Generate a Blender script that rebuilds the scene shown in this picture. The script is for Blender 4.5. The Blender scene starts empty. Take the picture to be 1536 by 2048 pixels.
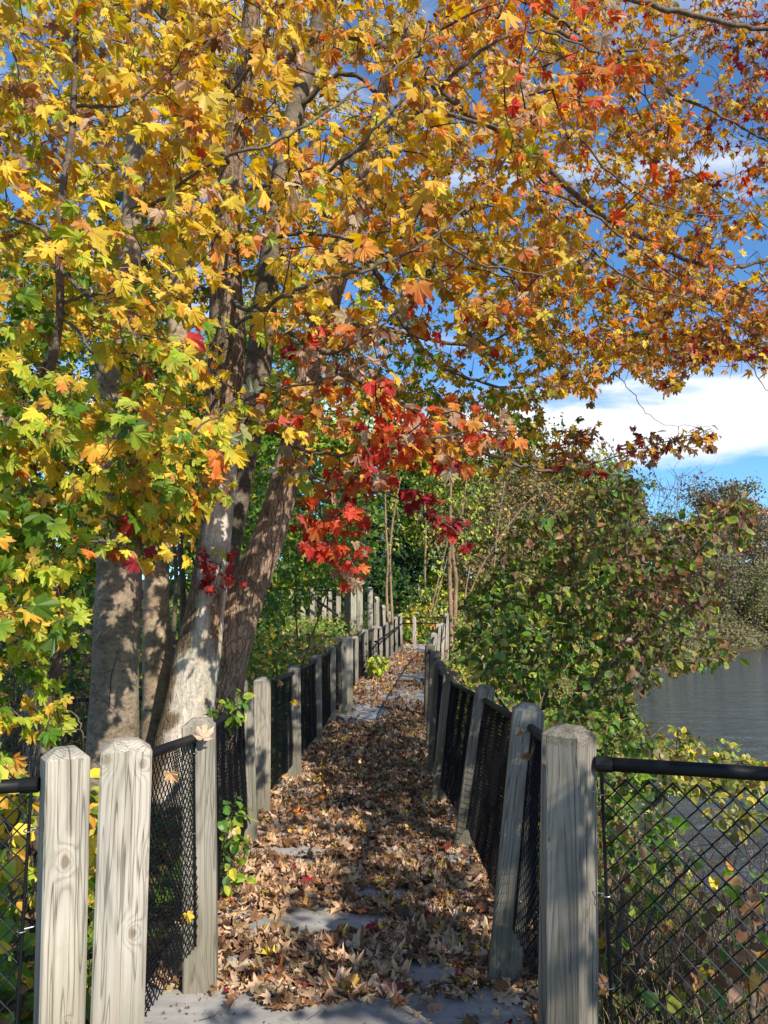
import bpy, math, random
import numpy as np
from mathutils import Vector, Matrix

R = math.radians
rng = np.random.default_rng(7)
random.seed(7)
scene = bpy.context.scene
col = scene.collection

# ------------------------------------------------------------------ camera
PITCH = math.atan((1262 - 1024) / 1594.0)
CAMZ = 1.45
cam_d = bpy.data.cameras.new('camera')
cam = bpy.data.objects.new('camera', cam_d)
col.objects.link(cam)
cam.location = (0, 0, CAMZ)
cam.rotation_euler = (math.pi / 2 + PITCH, 0, 0)
cam_d.sensor_fit = 'VERTICAL'
cam_d.sensor_height = 36.0
cam_d.lens = 1594 / 2048 * 36
cam_d.clip_start = 0.05
cam_d.clip_end = 3000
scene.camera = cam

# ------------------------------------------------------------------ light
SUN_EL, SUN_DIR = R(35), Vector((0.55, -0.835, 0))
scene.view_settings.view_transform = 'Standard'
scene.view_settings.look = 'None'
scene.view_settings.exposure = 0.5
scene.view_settings.gamma = 1.0
scene.view_settings.use_curve_mapping = False
sd = bpy.data.lights.new('sun', 'SUN')
sd.energy = 4.6
sd.angle = R(0.53)
sd.color = (1.0, 0.93, 0.82)
sun = bpy.data.objects.new('sun', sd)
col.objects.link(sun)
to_sun = Vector((SUN_DIR.x * math.cos(SUN_EL), SUN_DIR.y * math.cos(SUN_EL), math.sin(SUN_EL)))
sun.rotation_euler = to_sun.to_track_quat('Z', 'Y').to_euler()

world = bpy.data.worlds.new('World')
scene.world = world
world.use_nodes = True
nt = world.node_tree
nt.nodes.clear()


def N(nt, t, **k):
    n = nt.nodes.new(t)
    for a, b in k.items():
        if a == 'inp':
            for i, v in b.items():
                n.inputs[i].default_value = v
        else:
            setattr(n, a, b)
    return n


def ramp(nt, pts, interp='LINEAR'):
    n = nt.nodes.new('ShaderNodeValToRGB')
    n.color_ramp.interpolation = interp
    e = n.color_ramp.elements
    while len(e) > 1:
        e.remove(e[-1])
    e[0].position = pts[0][0]
    c = pts[0][1]
    e[0].color = (c, c, c, 1) if isinstance(c, (int, float)) else (*c, 1)
    for p, c in pts[1:]:
        x = e.new(p)
        x.color = (c, c, c, 1) if isinstance(c, (int, float)) else (*c, 1)
    return n


def math_n(nt, op, a, b=None, clamp=False):
    n = nt.nodes.new('ShaderNodeMath')
    n.operation = op
    n.use_clamp = clamp
    for i, v in enumerate((a, b)):
        if v is None:
            continue
        if isinstance(v, (int, float)):
            n.inputs[i].default_value = v
        else:
            nt.links.new(v, n.inputs[i])
    return n.outputs[0]


def mixc(nt, f, a, b, mode='MIX'):
    n = nt.nodes.new('ShaderNodeMix')
    n.data_type = 'RGBA'
    n.blend_type = mode
    for i, v in ((0, f), (6, a), (7, b)):
        if isinstance(v, (int, float)):
            n.inputs[i].default_value = v
        elif isinstance(v, tuple):
            n.inputs[i].default_value = (*v, 1)
        else:
            nt.links.new(v, n.inputs[i])
    return n.outputs[2]


L = nt.links.new
sky = N(nt, 'ShaderNodeTexSky', sky_type='NISHITA', sun_disc=False)
sky.sun_elevation = SUN_EL
sky.sun_rotation = math.atan2(SUN_DIR.x, SUN_DIR.y)
sky.altitude = 100
sky.air_density = 1.0
sky.dust_density = 0.1
sky.ozone_density = 2.5
tc = N(nt, 'ShaderNodeTexCoord')
sep = N(nt, 'ShaderNodeSeparateXYZ')
L(tc.outputs['Generated'], sep.inputs[0])
elev = math_n(nt, 'ARCSINE', sep.outputs[2])
mp = N(nt, 'ShaderNodeMapping')
mp.inputs['Scale'].default_value = (1.6, 1.6, 6.0)
mp.inputs['Location'].default_value = (0.3, 0.1, 0.4)
L(tc.outputs['Generated'], mp.inputs[0])
n1 = N(nt, 'ShaderNodeTexNoise', inp={'Scale': 2.2, 'Detail': 8.0, 'Roughness': 0.55, 'Distortion': 0.3})
L(mp.outputs[0], n1.inputs['Vector'])
n2 = N(nt, 'ShaderNodeTexNoise', inp={'Scale': 1.1, 'Detail': 7.0, 'Roughness': 0.6, 'Distortion': 0.5})
L(mp.outputs[0], n2.inputs['Vector'])
e2 = math_n(nt, 'ADD', elev, math_n(nt, 'MULTIPLY', math_n(nt, 'SUBTRACT', n1.outputs[0], 0.5), 0.16))
band = ramp(nt, [(0.0, 0.0), (0.185, 0.0), (0.212, 1.0), (0.275, 1.0), (0.292, 0.2), (0.33, 0.0), (1.0, 0.0)])
L(e2, band.inputs[0])
hi = math_n(nt, 'MULTIPLY', ramp(nt, [(0, 0), (0.50, 0), (0.66, 0.85), (1, 1)]).outputs[0], 1.0)
hr = nt.nodes[-2] if False else None
r2 = ramp(nt, [(0, 0), (0.56, 0.0), (0.70, 0.7), (1, .9)])
L(n2.outputs[0], r2.inputs[0])
up = ramp(nt, [(0, 0), (0.28, 0.0), (0.36, 1.0), (1, 1)])
L(elev, up.inputs[0])
hi = math_n(nt, 'MULTIPLY', r2.outputs[0], up.outputs[0])
cl = math_n(nt, 'MAXIMUM', band.outputs[0], hi, clamp=True)
skyc = mixc(nt, 1.0, sky.outputs[0], (0.78, 1.2, 1.5), 'MULTIPLY')
cc = mixc(nt, cl, skyc, (8.2, 8.5, 9.0))
bg = N(nt, 'ShaderNodeBackground')
bg.inputs[1].default_value = 0.10
L(cc, bg.inputs[0])
wo = N(nt, 'ShaderNodeOutputWorld')
L(bg.outputs[0], wo.inputs[0])

# ------------------------------------------------------------------ helpers
FPX = 1594.0
cp, sp = math.cos(PITCH), math.sin(PITCH)


def ray(px, py):
    a = (np.asarray(px, float) - 768) / FPX
    b = -(np.asarray(py, float) - 1024) / FPX
    # camera space (a, b, -1) -> world
    y = cp - b * sp
    z = sp + b * cp
    return a, y, z


def P(px, py, Y):
    """world point seen in direction (px, py) at ground distance Y"""
    a, y, z = ray(px, py)
    t = np.asarray(Y, float) / y
    return np.stack(np.broadcast_arrays(a * t, y * t, CAMZ + z * t), -1)


def proj(p):
    p = np.asarray(p, float)
    x, y, z = p[..., 0], p[..., 1], p[..., 2] - CAMZ
    dep = y * cp + z * sp
    b = -y * sp + z * cp
    return 768 + FPX * x / dep, 1024 - FPX * b / dep


def set_props(o, label=None, cat=None, group=None, kind=None):
    if label: o['label'] = label
    if cat: o['category'] = cat
    if group: o['group'] = group
    if kind: o['kind'] = kind
    return o


def empty(name, loc=(0, 0, 0), label=None, cat=None, group=None):
    o = bpy.data.objects.new(name, None)
    o.location = loc
    o.empty_display_size = 0.1
    col.objects.link(o)
    return set_props(o, label, cat, group)


def mesh_np(name, V, faces, mat=None, C=None, smooth=False):
    """faces: list of int arrays (m,k)"""
    me = bpy.data.meshes.new(name)
    V = np.ascontiguousarray(V, dtype=np.float32)
    me.vertices.add(len(V))
    me.vertices.foreach_set('co', V.ravel())
    loops, totals = [], []
    for f in faces:
        f = np.asarray(f, dtype=np.int32)
        if len(f) == 0:
            continue
        loops.append(f.ravel())
        totals.append(np.full(len(f), f.shape[1], dtype=np.int32))
    loops = np.concatenate(loops)
    totals = np.concatenate(totals)
    starts = np.concatenate([[0], np.cumsum(totals)[:-1]]).astype(np.int32)
    me.loops.add(len(loops))
    me.loops.foreach_set('vertex_index', loops)
    me.polygons.add(len(totals))
    me.polygons.foreach_set('loop_start', starts)
    me.polygons.foreach_set('loop_total', totals)
    me.polygons.foreach_set('use_smooth', np.full(len(totals), bool(smooth)))
    if C is not None:
        at = me.color_attributes.new('col', 'FLOAT_COLOR', 'POINT')
        c4 = np.ones((len(V), 4), dtype=np.float32)
        c4[:, :3] = C
        at.data.foreach_set('color', c4.ravel())
    me.update(calc_edges=True)
    if mat: me.materials.append(mat)
    return me


def obj(name, me, parent=None, loc=None):
    o = bpy.data.objects.new(name, me)
    col.objects.link(o)
    if parent is not None:
        o.parent = parent
        pl = Vector(parent.location)
        if parent.parent is not None:
            pl = pl + Vector(parent.parent.location)
        o.location = (Vector(loc) if loc is not None else Vector((0, 0, 0))) - pl
    elif loc is not None:
        o.location = loc
    return o


class Acc:
    def __init__(s):
        s.V, s.F, s.C, s.n = [], {}, [], 0

    def add(s, V, faces, C=None):
        V = np.asarray(V, float)
        s.V.append(V)
        for f in faces:
            f = np.asarray(f, int)
            if len(f):
                s.F.setdefault(f.shape[1], []).append(f + s.n)
        s.n += len(V)
        if C is None: C = (1, 1, 1)
        s.C.append(np.broadcast_to(np.asarray(C, float), (len(V), 3)))

    def mesh(s, name, mat, smooth=False):
        return mesh_np(name, np.concatenate(s.V), [np.concatenate(v) for v in s.F.values()], mat,
                       np.concatenate(s.C), smooth)

    def tube(s, pts, rad, sides=6, C=None, cap=True, lump=0.0, seed=0):
        pts = np.asarray(pts, float)
        n = len(pts)
        rad = np.broadcast_to(np.asarray(rad, float), (n,))
        T = np.gradient(pts, axis=0)
        T /= np.linalg.norm(T, axis=1)[:, None] + 1e-9
        ref = np.array([0, 0, 1.0]) if abs(T[:, 2]).mean() < 0.8 else np.array([0, 1.0, 0])
        A = np.cross(T, ref)
        A /= np.linalg.norm(A, axis=1)[:, None] + 1e-9
        B = np.cross(T, A)
        th = np.linspace(0, 2 * np.pi, sides, endpoint=False)
        rr = rad[:, None] * np.ones(sides)
        if lump:
            q = np.random.default_rng(seed)
            ph = q.uniform(0, 6.28, 6)
            k = np.arange(n)[:, None]
            rr = rr * (1 + lump * (np.sin(th * 2 + ph[0] + k * .13) + .7 * np.sin(th * 3 + ph[1] - k * .17) +
                                   .5 * np.sin(th * 5 + ph[2] + k * .31) + .5 * np.sin(k * .5 + ph[3])))
        V = pts[:, None, :] + rr[..., None] * (np.cos(th)[None, :, None] * A[:, None, :] + np.sin(th)[None, :, None] * B[:, None, :])
        i = np.arange(n - 1)[:, None] * sides
        j = np.arange(sides)[None, :]
        j2 = (j + 1) % sides
        F = np.stack([i + j, i + j2, i + sides + j2, i + sides + j], -1).reshape(-1, 4)
        faces = [F]
        V = V.reshape(-1, 3)
        if C is not None and np.ndim(C) == 3:
            C = np.asarray(C).reshape(-1, 3)
        if cap and sides >= 4:
            nV = len(V)
            V = np.vstack([V, pts[0], pts[-1]])
            jj = np.arange(sides)
            faces.append(np.stack([np.full(sides, nV), (jj + 1) % sides, jj], -1))
            b = (n - 1) * sides
            faces.append(np.stack([np.full(sides, nV + 1), b + jj, b + (jj + 1) % sides], -1))
            if C is not None and np.ndim(C) == 2 and len(C) == nV:
                C = np.vstack([C, C[0], C[-1]])
        s.add(V, faces, C)

    def box(s, c, d, rot=None, C=None):
        d = np.asarray(d) / 2
        V = np.array([[x, y, z] for z in (-1, 1) for y in (-1, 1) for x in (-1, 1)]) * d
        if rot is not None: V = V @ np.asarray(rot).T
        V = V + np.asarray(c)
        F = [[0, 2, 3, 1], [4, 5, 7, 6], [0, 1, 5, 4], [2, 6, 7, 3], [0, 4, 6, 2], [1, 3, 7, 5]]
        s.add(V, [F], C)


def smooth_path(pts, k=6):
    """Catmull-Rom through pts (n,d)"""
    p = np.asarray(pts, float)
    p = np.vstack([2 * p[0] - p[1], p, 2 * p[-1] - p[-2]])
    out = []
    for i in range(1, len(p) - 2):
        t = np.linspace(0, 1, k, endpoint=False)[:, None]
        a, b, c, d = p[i - 1], p[i], p[i + 1], p[i + 2]
        out.append(.5 * ((2 * b) + (-a + c) * t + (2 * a - 5 * b + 4 * c - d) * t ** 2 + (-a + 3 * b - 3 * c + d) * t ** 3))
    out.append(p[-2][None])
    return np.vstack(out)


# value noise for placement
_ng = np.random.default_rng(3).uniform(0, 1, (64, 64))


def vnoise(x, y):
    x = np.asarray(x, float); y = np.asarray(y, float)
    xi = np.floor(x).astype(int); yi = np.floor(y).astype(int)
    fx = x - xi; fy = y - yi
    fx = fx * fx * (3 - 2 * fx); fy = fy * fy * (3 - 2 * fy)
    g = lambda a, b: _ng[a % 64, b % 64]
    return (g(xi, yi) * (1 - fx) + g(xi + 1, yi) * fx) * (1 - fy) + (g(xi, yi + 1) * (1 - fx) + g(xi + 1, yi + 1) * fx) * fy


def fbm(x, y):
    return (vnoise(x, y) + .5 * vnoise(x * 2.1 + 7, y * 2.1 + 3) + .25 * vnoise(x * 4.3 + 1, y * 4.3 + 9)) / 1.75


# ------------------------------------------------------------------ materials
def new_mat(name):
    m = bpy.data.materials.new(name)
    m.use_nodes = True
    nt = m.node_tree
    b = nt.nodes['Principled BSDF']
    return m, nt, b


def noise_n(nt, vec, scale, detail=4, rough=.55, dist=0.0):
    n = N(nt, 'ShaderNodeTexNoise', inp={'Scale': scale, 'Detail': detail, 'Roughness': rough, 'Distortion': dist})
    if vec is not None: nt.links.new(vec, n.inputs['Vector'])
    return n.outputs[0]


def bump(nt, b, h, strength=.5, dist=.01):
    n = N(nt, 'ShaderNodeBump', inp={'Strength': strength, 'Distance': dist})
    nt.links.new(h, n.inputs['Height'])
    nt.links.new(n.outputs[0], b.inputs['Normal'])


def mapping(nt, vec, scale=(1, 1, 1), loc=(0, 0, 0)):
    n = N(nt, 'ShaderNodeMapping')
    n.inputs['Scale'].default_value = scale
    n.inputs['Location'].default_value = loc
    nt.links.new(vec, n.inputs[0])
    return n.outputs[0]


def leaf_mat(name, trans=0.35, spec=0.25, rough=0.5, pale=0.25, mottled=0.5, spots=.35):
    m, nt, b = new_mat(name)
    L = nt.links.new
    at = N(nt, 'ShaderNodeAttribute', attribute_name='col')
    tc = N(nt, 'ShaderNodeTexCoord')
    f = noise_n(nt, tc.outputs['Object'], 55, 3, .6)
    rr = ramp(nt, [(0.3, 1 - mottled * .55), (0.5, 1.0), (0.72, 1 + mottled * .2)])
    L(f, rr.inputs[0])
    c = mixc(nt, 1.0, at.outputs[0], rr.outputs[0], 'MULTIPLY')
    sp1 = noise_n(nt, tc.outputs['Object'], 19, 4, .7)
    sr = ramp(nt, [(0.56, 0.0), (0.66, spots)]); L(sp1, sr.inputs[0])
    c = mixc(nt, sr.outputs[0], c, mixc(nt, 1.0, c, (0.45, 0.27, 0.2), 'MULTIPLY'))
    geo = N(nt, 'ShaderNodeNewGeometry')
    back = mixc(nt, 0.6, c, (0.42, 0.38, 0.30))
    c2 = mixc(nt, math_n(nt, 'MULTIPLY', geo.outputs['Backfacing'], pale), c, back)
    L(c2, b.inputs['Base Color'])
    b.inputs['Roughness'].default_value = rough
    b.inputs['Specular IOR Level'].default_value = spec
    tr = N(nt, 'ShaderNodeBsdfTranslucent')
    sat = N(nt, 'ShaderNodeHueSaturation', inp={'Saturation': 1.12, 'Value': 1.1})
    L(c, sat.inputs['Color'])
    L(sat.outputs[0], tr.inputs[0])
    mx = N(nt, 'ShaderNodeMixShader')
    mx.inputs[0].default_value = trans
    out = nt.nodes['Material Output']
    L(b.outputs[0], mx.inputs[1]); L(tr.outputs[0], mx.inputs[2])
    L(mx.outputs[0], out.inputs[0])
    return m


M_leaf = leaf_mat('maple_leaf_autumn', .44, .3, .45)
M_green = leaf_mat('green_leaf', .3, .35, .42, pale=.2)
M_dry = leaf_mat('dry_leaf', .10, .15, .75, pale=.15, mottled=.7)
M_far = leaf_mat('far_foliage', .25, .1, .7, pale=0, mottled=.3)


def bark_mat(name, sc=(9, 9, 2.2), depth=.012, rough=.85, strength=.8, furrow=.0, lichen=.8):
    m, nt, b = new_mat(name)
    L = nt.links.new
    at = N(nt, 'ShaderNodeAttribute', attribute_name='col')
    tc = N(nt, 'ShaderNodeTexCoord')
    v = mapping(nt, tc.outputs['Object'], sc)
    f = noise_n(nt, v, 3.0, 8, .65, .6)
    fine = noise_n(nt, tc.outputs['Object'], 60, 4, .6)
    blot = noise_n(nt, tc.outputs['Object'], 3.2, 4, .6)
    wvx = N(nt, 'ShaderNodeTexVoronoi', feature='DISTANCE_TO_EDGE', inp={'Scale': 3.2})
    wob = noise_n(nt, tc.outputs['Object'], 7, 3, .6)
    vv = N(nt, 'ShaderNodeVectorMath', operation='ADD'); L(v, vv.inputs[0])
    L(mixc(nt, 1.0, (0.9, 0.9, 0.9), wob, 'MULTIPLY'), vv.inputs[1]); L(vv.outputs[0], wvx.inputs['Vector'])
    plates0 = ramp(nt, [(0.0, 1 - furrow), (0.10, 1.0), (1, 1)]); L(wvx.outputs['Distance'], plates0.inputs[0])
    bare = ramp(nt, [(0.0, 0.0), (0.28, 0.0), (0.36, 1.0), (1, 1)]); L(at.outputs['Fac'], bare.inputs[0])
    plates = N(nt, 'ShaderNodeMix'); plates.data_type = 'FLOAT'; L(bare.outputs[0], plates.inputs[0]); L(plates0.outputs[0], plates.inputs[2]); plates.inputs[3].default_value = 1.0
    r1 = ramp(nt, [(0.32, 0.5), (0.5, 0.95), (0.68, 1.25)]); L(f, r1.inputs[0])
    r2 = ramp(nt, [(0.35, 0.8), (0.6, 1.12)]); L(fine, r2.inputs[0])
    r3 = ramp(nt, [(0.35, (0.78, 0.82, 0.74)), (0.6, (1.12, 1.08, 1.05))]); L(blot, r3.inputs[0])
    c = mixc(nt, 1, at.outputs[0], r1.outputs[0], 'MULTIPLY')
    c = mixc(nt, 1, c, r2.outputs[0], 'MULTIPLY')
    c = mixc(nt, 1, c, r3.outputs[0], 'MULTIPLY')
    c = mixc(nt, 1, c, plates.outputs[0], 'MULTIPLY')
    lich = ramp(nt, [(0.58, 0.0), (0.66, .5)]); L(noise_n(nt, tc.outputs['Object'], 9, 6, .7), lich.inputs[0])
    c = mixc(nt, math_n(nt, 'MULTIPLY', lich.outputs[0], lichen), c, (0.34, 0.33, 0.27))
    L(c, b.inputs['Base Color'])
    b.inputs['Roughness'].default_value = rough
    b.inputs['Specular IOR Level'].default_value = .2
    h = math_n(nt, 'ADD', math_n(nt, 'ADD', f, math_n(nt, 'MULTIPLY', fine, .25)), math_n(nt, 'MULTIPLY', plates.outputs[0], .8))
    bump(nt, b, h, strength, depth)
    return m


M_bark = bark_mat('smooth_bark', (5, 5, 9), .008, strength=.7, furrow=.12)
M_barkrough = bark_mat('furrowed_bark', (12, 12, 2.6), .016, strength=.9, furrow=.5)
M_twig = bark_mat('twig_bark', (20, 20, 20), .001)


def wood_mat(knots=(), split=False):
    m, nt, b = new_mat('weathered_post_wood')
    L = nt.links.new
    tc = N(nt, 'ShaderNodeTexCoord')
    oi = N(nt, 'ShaderNodeObjectInfo')
    rnd = oi.outputs['Random']
    off = N(nt, 'ShaderNodeCombineXYZ')
    L(math_n(nt, 'MULTIPLY', rnd, 37.0), off.inputs[0])
    L(math_n(nt, 'MULTIPLY', rnd, 11.0), off.inputs[2])
    add = N(nt, 'ShaderNodeVectorMath', operation='ADD')
    L(tc.outputs['Object'], add.inputs[0]); L(off.outputs[0], add.inputs[1])
    # growth rings about a wandering pith
    vlow = mapping(nt, add.outputs[0], (1, 1, .55))
    wx = N(nt, 'ShaderNodeTexNoise', inp={'Scale': 1.6, 'Detail': 2.0})
    L(vlow, wx.inputs['Vector'])
    sub = N(nt, 'ShaderNodeVectorMath', operation='SUBTRACT')
    L(wx.outputs['Color'], sub.inputs[0]); sub.inputs[1].default_value = (.5, .5, .5)
    scl = N(nt, 'ShaderNodeVectorMath', operation='MULTIPLY'); L(sub.outputs[0], scl.inputs[0])
    scl.inputs[1].default_value = (.085, .085, 0)
    p = N(nt, 'ShaderNodeVectorMath', operation='ADD'); L(tc.outputs['Object'], p.inputs[0]); L(scl.outputs[0], p.inputs[1])
    flat = N(nt, 'ShaderNodeVectorMath', operation='MULTIPLY'); L(p.outputs[0], flat.inputs[0]); flat.inputs[1].default_value = (1, 1, 0)
    ln = N(nt, 'ShaderNodeVectorMath', operation='LENGTH'); L(flat.outputs[0], ln.inputs[0])
    # knots push the rings apart
    vk = mapping(nt, add.outputs[0], (6.2, 6.2, 2.6))
    vo = N(nt, 'ShaderNodeTexVoronoi', feature='F1', inp={'Scale': 1.0, 'Randomness': 1.0})
    L(vk, vo.inputs['Vector'])
    kd = vo.outputs['Distance']
    kr = ramp(nt, [(0.0, 1.0), (0.1, .78), (0.22, .22), (0.38, 0.0)]); L(kd, kr.inputs[0])
    r = math_n(nt, 'ADD', ln.outputs['Value'], math_n(nt, 'MULTIPLY', kr.outputs[0], .022))
    kmask = None
    for (kx, ky, kz, ks) in knots:
        dv = N(nt, 'ShaderNodeVectorMath', operation='SUBTRACT'); L(tc.outputs['Object'], dv.inputs[0]); dv.inputs[1].default_value = (kx, ky, kz)
        sv = N(nt, 'ShaderNodeVectorMath', operation='MULTIPLY'); L(dv.outputs[0], sv.inputs[0]); sv.inputs[1].default_value = (1 / ks, 1 / ks, .62 / ks)
        lv = N(nt, 'ShaderNodeVectorMath', operation='LENGTH'); L(sv.outputs[0], lv.inputs[0])
        d_ = math_n(nt, 'ADD', lv.outputs['Value'], math_n(nt, 'MULTIPLY', math_n(nt, 'SUBTRACT', noise_n(nt, tc.outputs['Object'], 45, 3, .6), .5), .7))
        g_ = math_n(nt, 'EXPONENT', math_n(nt, 'MULTIPLY', math_n(nt, 'MULTIPLY', d_, d_), -.42))
        r = math_n(nt, 'ADD', r, math_n(nt, 'MULTIPLY', g_, .030))
        km = ramp(nt, [(0.0, 1.0), (.5, .85), (.8, 0.25), (1.0, 0.0)]); L(d_, km.inputs[0])
        kmask = km.outputs[0] if kmask is None else math_n(nt, 'MAXIMUM', kmask, km.outputs[0])
    wv = math_n(nt, 'SINE', math_n(nt, 'MULTIPLY', r, 700.0))
    ringm = math_n(nt, 'POWER', math_n(nt, 'ADD', math_n(nt, 'MULTIPLY', wv, .5), .5), 2.2)
    wv2 = math_n(nt, 'SINE', math_n(nt, 'MULTIPLY', r, 210.0))
    ring2 = math_n(nt, 'ADD', math_n(nt, 'MULTIPLY', wv2, .5), .5)
    fib = noise_n(nt, mapping(nt, add.outputs[0], (150, 150, 1.6)), 1.0, 5, .65)
    blo = noise_n(nt, mapping(nt, add.outputs[0], (11, 11, 1.1)), 1.0, 4, .6)
    rr = ramp(nt, [(0.0, (0.43, 0.405, 0.36)), (0.35, (0.385, 0.355, 0.305)), (0.7, (0.29, 0.262, 0.22)), (1.0, (0.17, 0.15, 0.122))])
    mixv = math_n(nt, 'ADD', math_n(nt, 'MULTIPLY', ringm, .46), math_n(nt, 'MULTIPLY', ring2, .16))
    mixv = math_n(nt, 'ADD', mixv, math_n(nt, 'MULTIPLY', math_n(nt, 'SUBTRACT', fib, .44), 1.6), clamp=True)
    L(mixv, rr.inputs[0])
    bl = ramp(nt, [(0.34, (0.58, 0.59, 0.6)), (0.48, (0.92, .92, .92)), (0.6, (1.1, 1.08, 1.05))]); L(blo, bl.inputs[0])
    c = mixc(nt, 1, rr.outputs[0], bl.outputs[0], 'MULTIPLY')
    kc = ramp(nt, [(0.0, .3), (0.08, .45), (0.13, 1.0), (1, 1)]); L(kd, kc.inputs[0])
    c = mixc(nt, 1, c, kc.outputs[0], 'MULTIPLY')
    if kmask is not None:
        c = mixc(nt, math_n(nt, 'MULTIPLY', kmask, .72), c, (0.13, 0.085, 0.05))
    # checks (long drying cracks)
    ck = noise_n(nt, mapping(nt, add.outputs[0], (30, 30, .9)), 1.0, 2, .5)
    ckr = ramp(nt, [(0.488, 1.0), (0.497, .12), (0.504, .12), (0.512, 1.0)]); L(ck, ckr.inputs[0])
    c = mixc(nt, .6, c, ckr.outputs[0], 'MULTIPLY')
    # damp, mossy foot and lichen on the end grain
    sp_ = N(nt, 'ShaderNodeSeparateXYZ'); L(tc.outputs['Object'], sp_.inputs[0])
    low = ramp(nt, [(0.0, 1.0), (0.12, .7), (.38, 0.0)]); L(math_n(nt, 'ADD', sp_.outputs[2], math_n(nt, 'MULTIPLY', blo, -.1)), low.inputs[0])
    c = mixc(nt, math_n(nt, 'MULTIPLY', low.outputs[0], .55), c, (0.13, 0.115, 0.075))
    top = ramp(nt, [(0.0, 0.0), (.975, 0.0), (0.985, .8), (1, .8)])
    L(math_n(nt, 'DIVIDE', sp_.outputs[2], 1.06), top.inputs[0])
    spec = noise_n(nt, tc.outputs['Object'], 130, 3, .7)
    tr = ramp(nt, [(0.42, (0.10, 0.09, 0.065)), (0.55, (0.30, 0.25, 0.17)), (.65, (.5, .44, .34))]); L(spec, tr.inputs[0])
    c = mixc(nt, math_n(nt, 'MULTIPLY', top.outputs[0], .6), c, tr.outputs[0])
    if split:
        xw = math_n(nt, 'ADD', sp_.outputs[0], math_n(nt, 'MULTIPLY', math_n(nt, 'SUBTRACT', noise_n(nt, mapping(nt, tc.outputs['Object'], (0, 0, 9)), 1.0, 3, .6), .5), .012))
        xd = math_n(nt, 'ABSOLUTE', math_n(nt, 'SUBTRACT', xw, math_n(nt, 'ADD', .004, math_n(nt, 'MULTIPLY', math_n(nt, 'SUBTRACT', 1.05, sp_.outputs[2]), .02))))
        ln_ = ramp(nt, [(0.0, 1.0), (.0012, 1.0), (.0026, 0.0), (1, 0)]); L(xd, ln_.inputs[0])
        up_ = ramp(nt, [(0.0, 0.0), (.66, 0.0), (.74, 1.0), (1, 1)]); L(sp_.outputs[2], up_.inputs[0])
        c = mixc(nt, math_n(nt, 'MULTIPLY', math_n(nt, 'MULTIPLY', ln_.outputs[0], up_.outputs[0]), .85), c, (0.035, 0.028, 0.02))
    alg = noise_n(nt, mapping(nt, add.outputs[0], (7, 7, 2.4)), 1.0, 5, .7)
    algr = ramp(nt, [(0.52, 0.0), (0.66, .42)]); L(alg, algr.inputs[0])
    c = mixc(nt, algr.outputs[0], c, (0.20, 0.215, 0.13))
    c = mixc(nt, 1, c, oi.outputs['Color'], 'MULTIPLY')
    L(c, b.inputs['Base Color'])
    b.inputs['Roughness'].default_value = .85
    b.inputs['Specular IOR Level'].default_value = .15
    h = math_n(nt, 'ADD', math_n(nt, 'MULTIPLY', mixv, -.6), math_n(nt, 'MULTIPLY', ckr.outputs[0], .8))
    bump(nt, b, h, .55, .003)
    return m


M_wood = wood_mat()
M_wood_k1 = wood_mat([(-.002, -.066, .62, .019), (.01, -.066, .16, .008)], True)
M_wood_k2 = wood_mat([(-.052, -.066, .95, .016), (.040, -.066, .93, .012), (.030, -.066, .43, .014)])
M_wood_k3 = wood_mat([(.066, -.01, .80, .014), (.066, -.015, .53, .014), (-.05, -.066, .74, .008)])


def own_mat(o, m):
    o.material_slots[0].link = 'OBJECT'
    o.material_slots[0].material = m




def simple(name, c, rough=.5, metal=0, spec=.5, nscale=0, namp=.2, bumpd=0, bscale=40):
    m, nt, b = new_mat(name)
    b.inputs['Roughness'].default_value = rough
    b.inputs['Metallic'].default_value = metal
    b.inputs['Specular IOR Level'].default_value = spec
    tc = N(nt, 'ShaderNodeTexCoord')
    f = noise_n(nt, tc.outputs['Object'], nscale or 8, 5, .6)
    r = ramp(nt, [(0.3, 1 - namp), (0.7, 1 + namp)]); nt.links.new(f, r.inputs[0])
    cc = mixc(nt, 1, c, r.outputs[0], 'MULTIPLY')
    nt.links.new(cc, b.inputs['Base Color'])
    if bumpd:
        g = noise_n(nt, tc.outputs['Object'], bscale, 4, .6)
        bump(nt, b, g, .6, bumpd)
    return m


M_vinyl = simple('black_vinyl_coating', (0.006, 0.007, 0.009), .45, 0, .22, 30, .25)
M_vinylrail = simple('black_powder_coated_rail', (0.009, 0.009, 0.010), .5, 0, .22, 30, .25, .0006, 200)
M_steel = simple('galvanised_tie', (0.45, 0.45, 0.46), .35, 1.0, .5)
M_black = simple('black_painted_metal', (0.012, 0.011, 0.011), .6, 0, .2)


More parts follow.
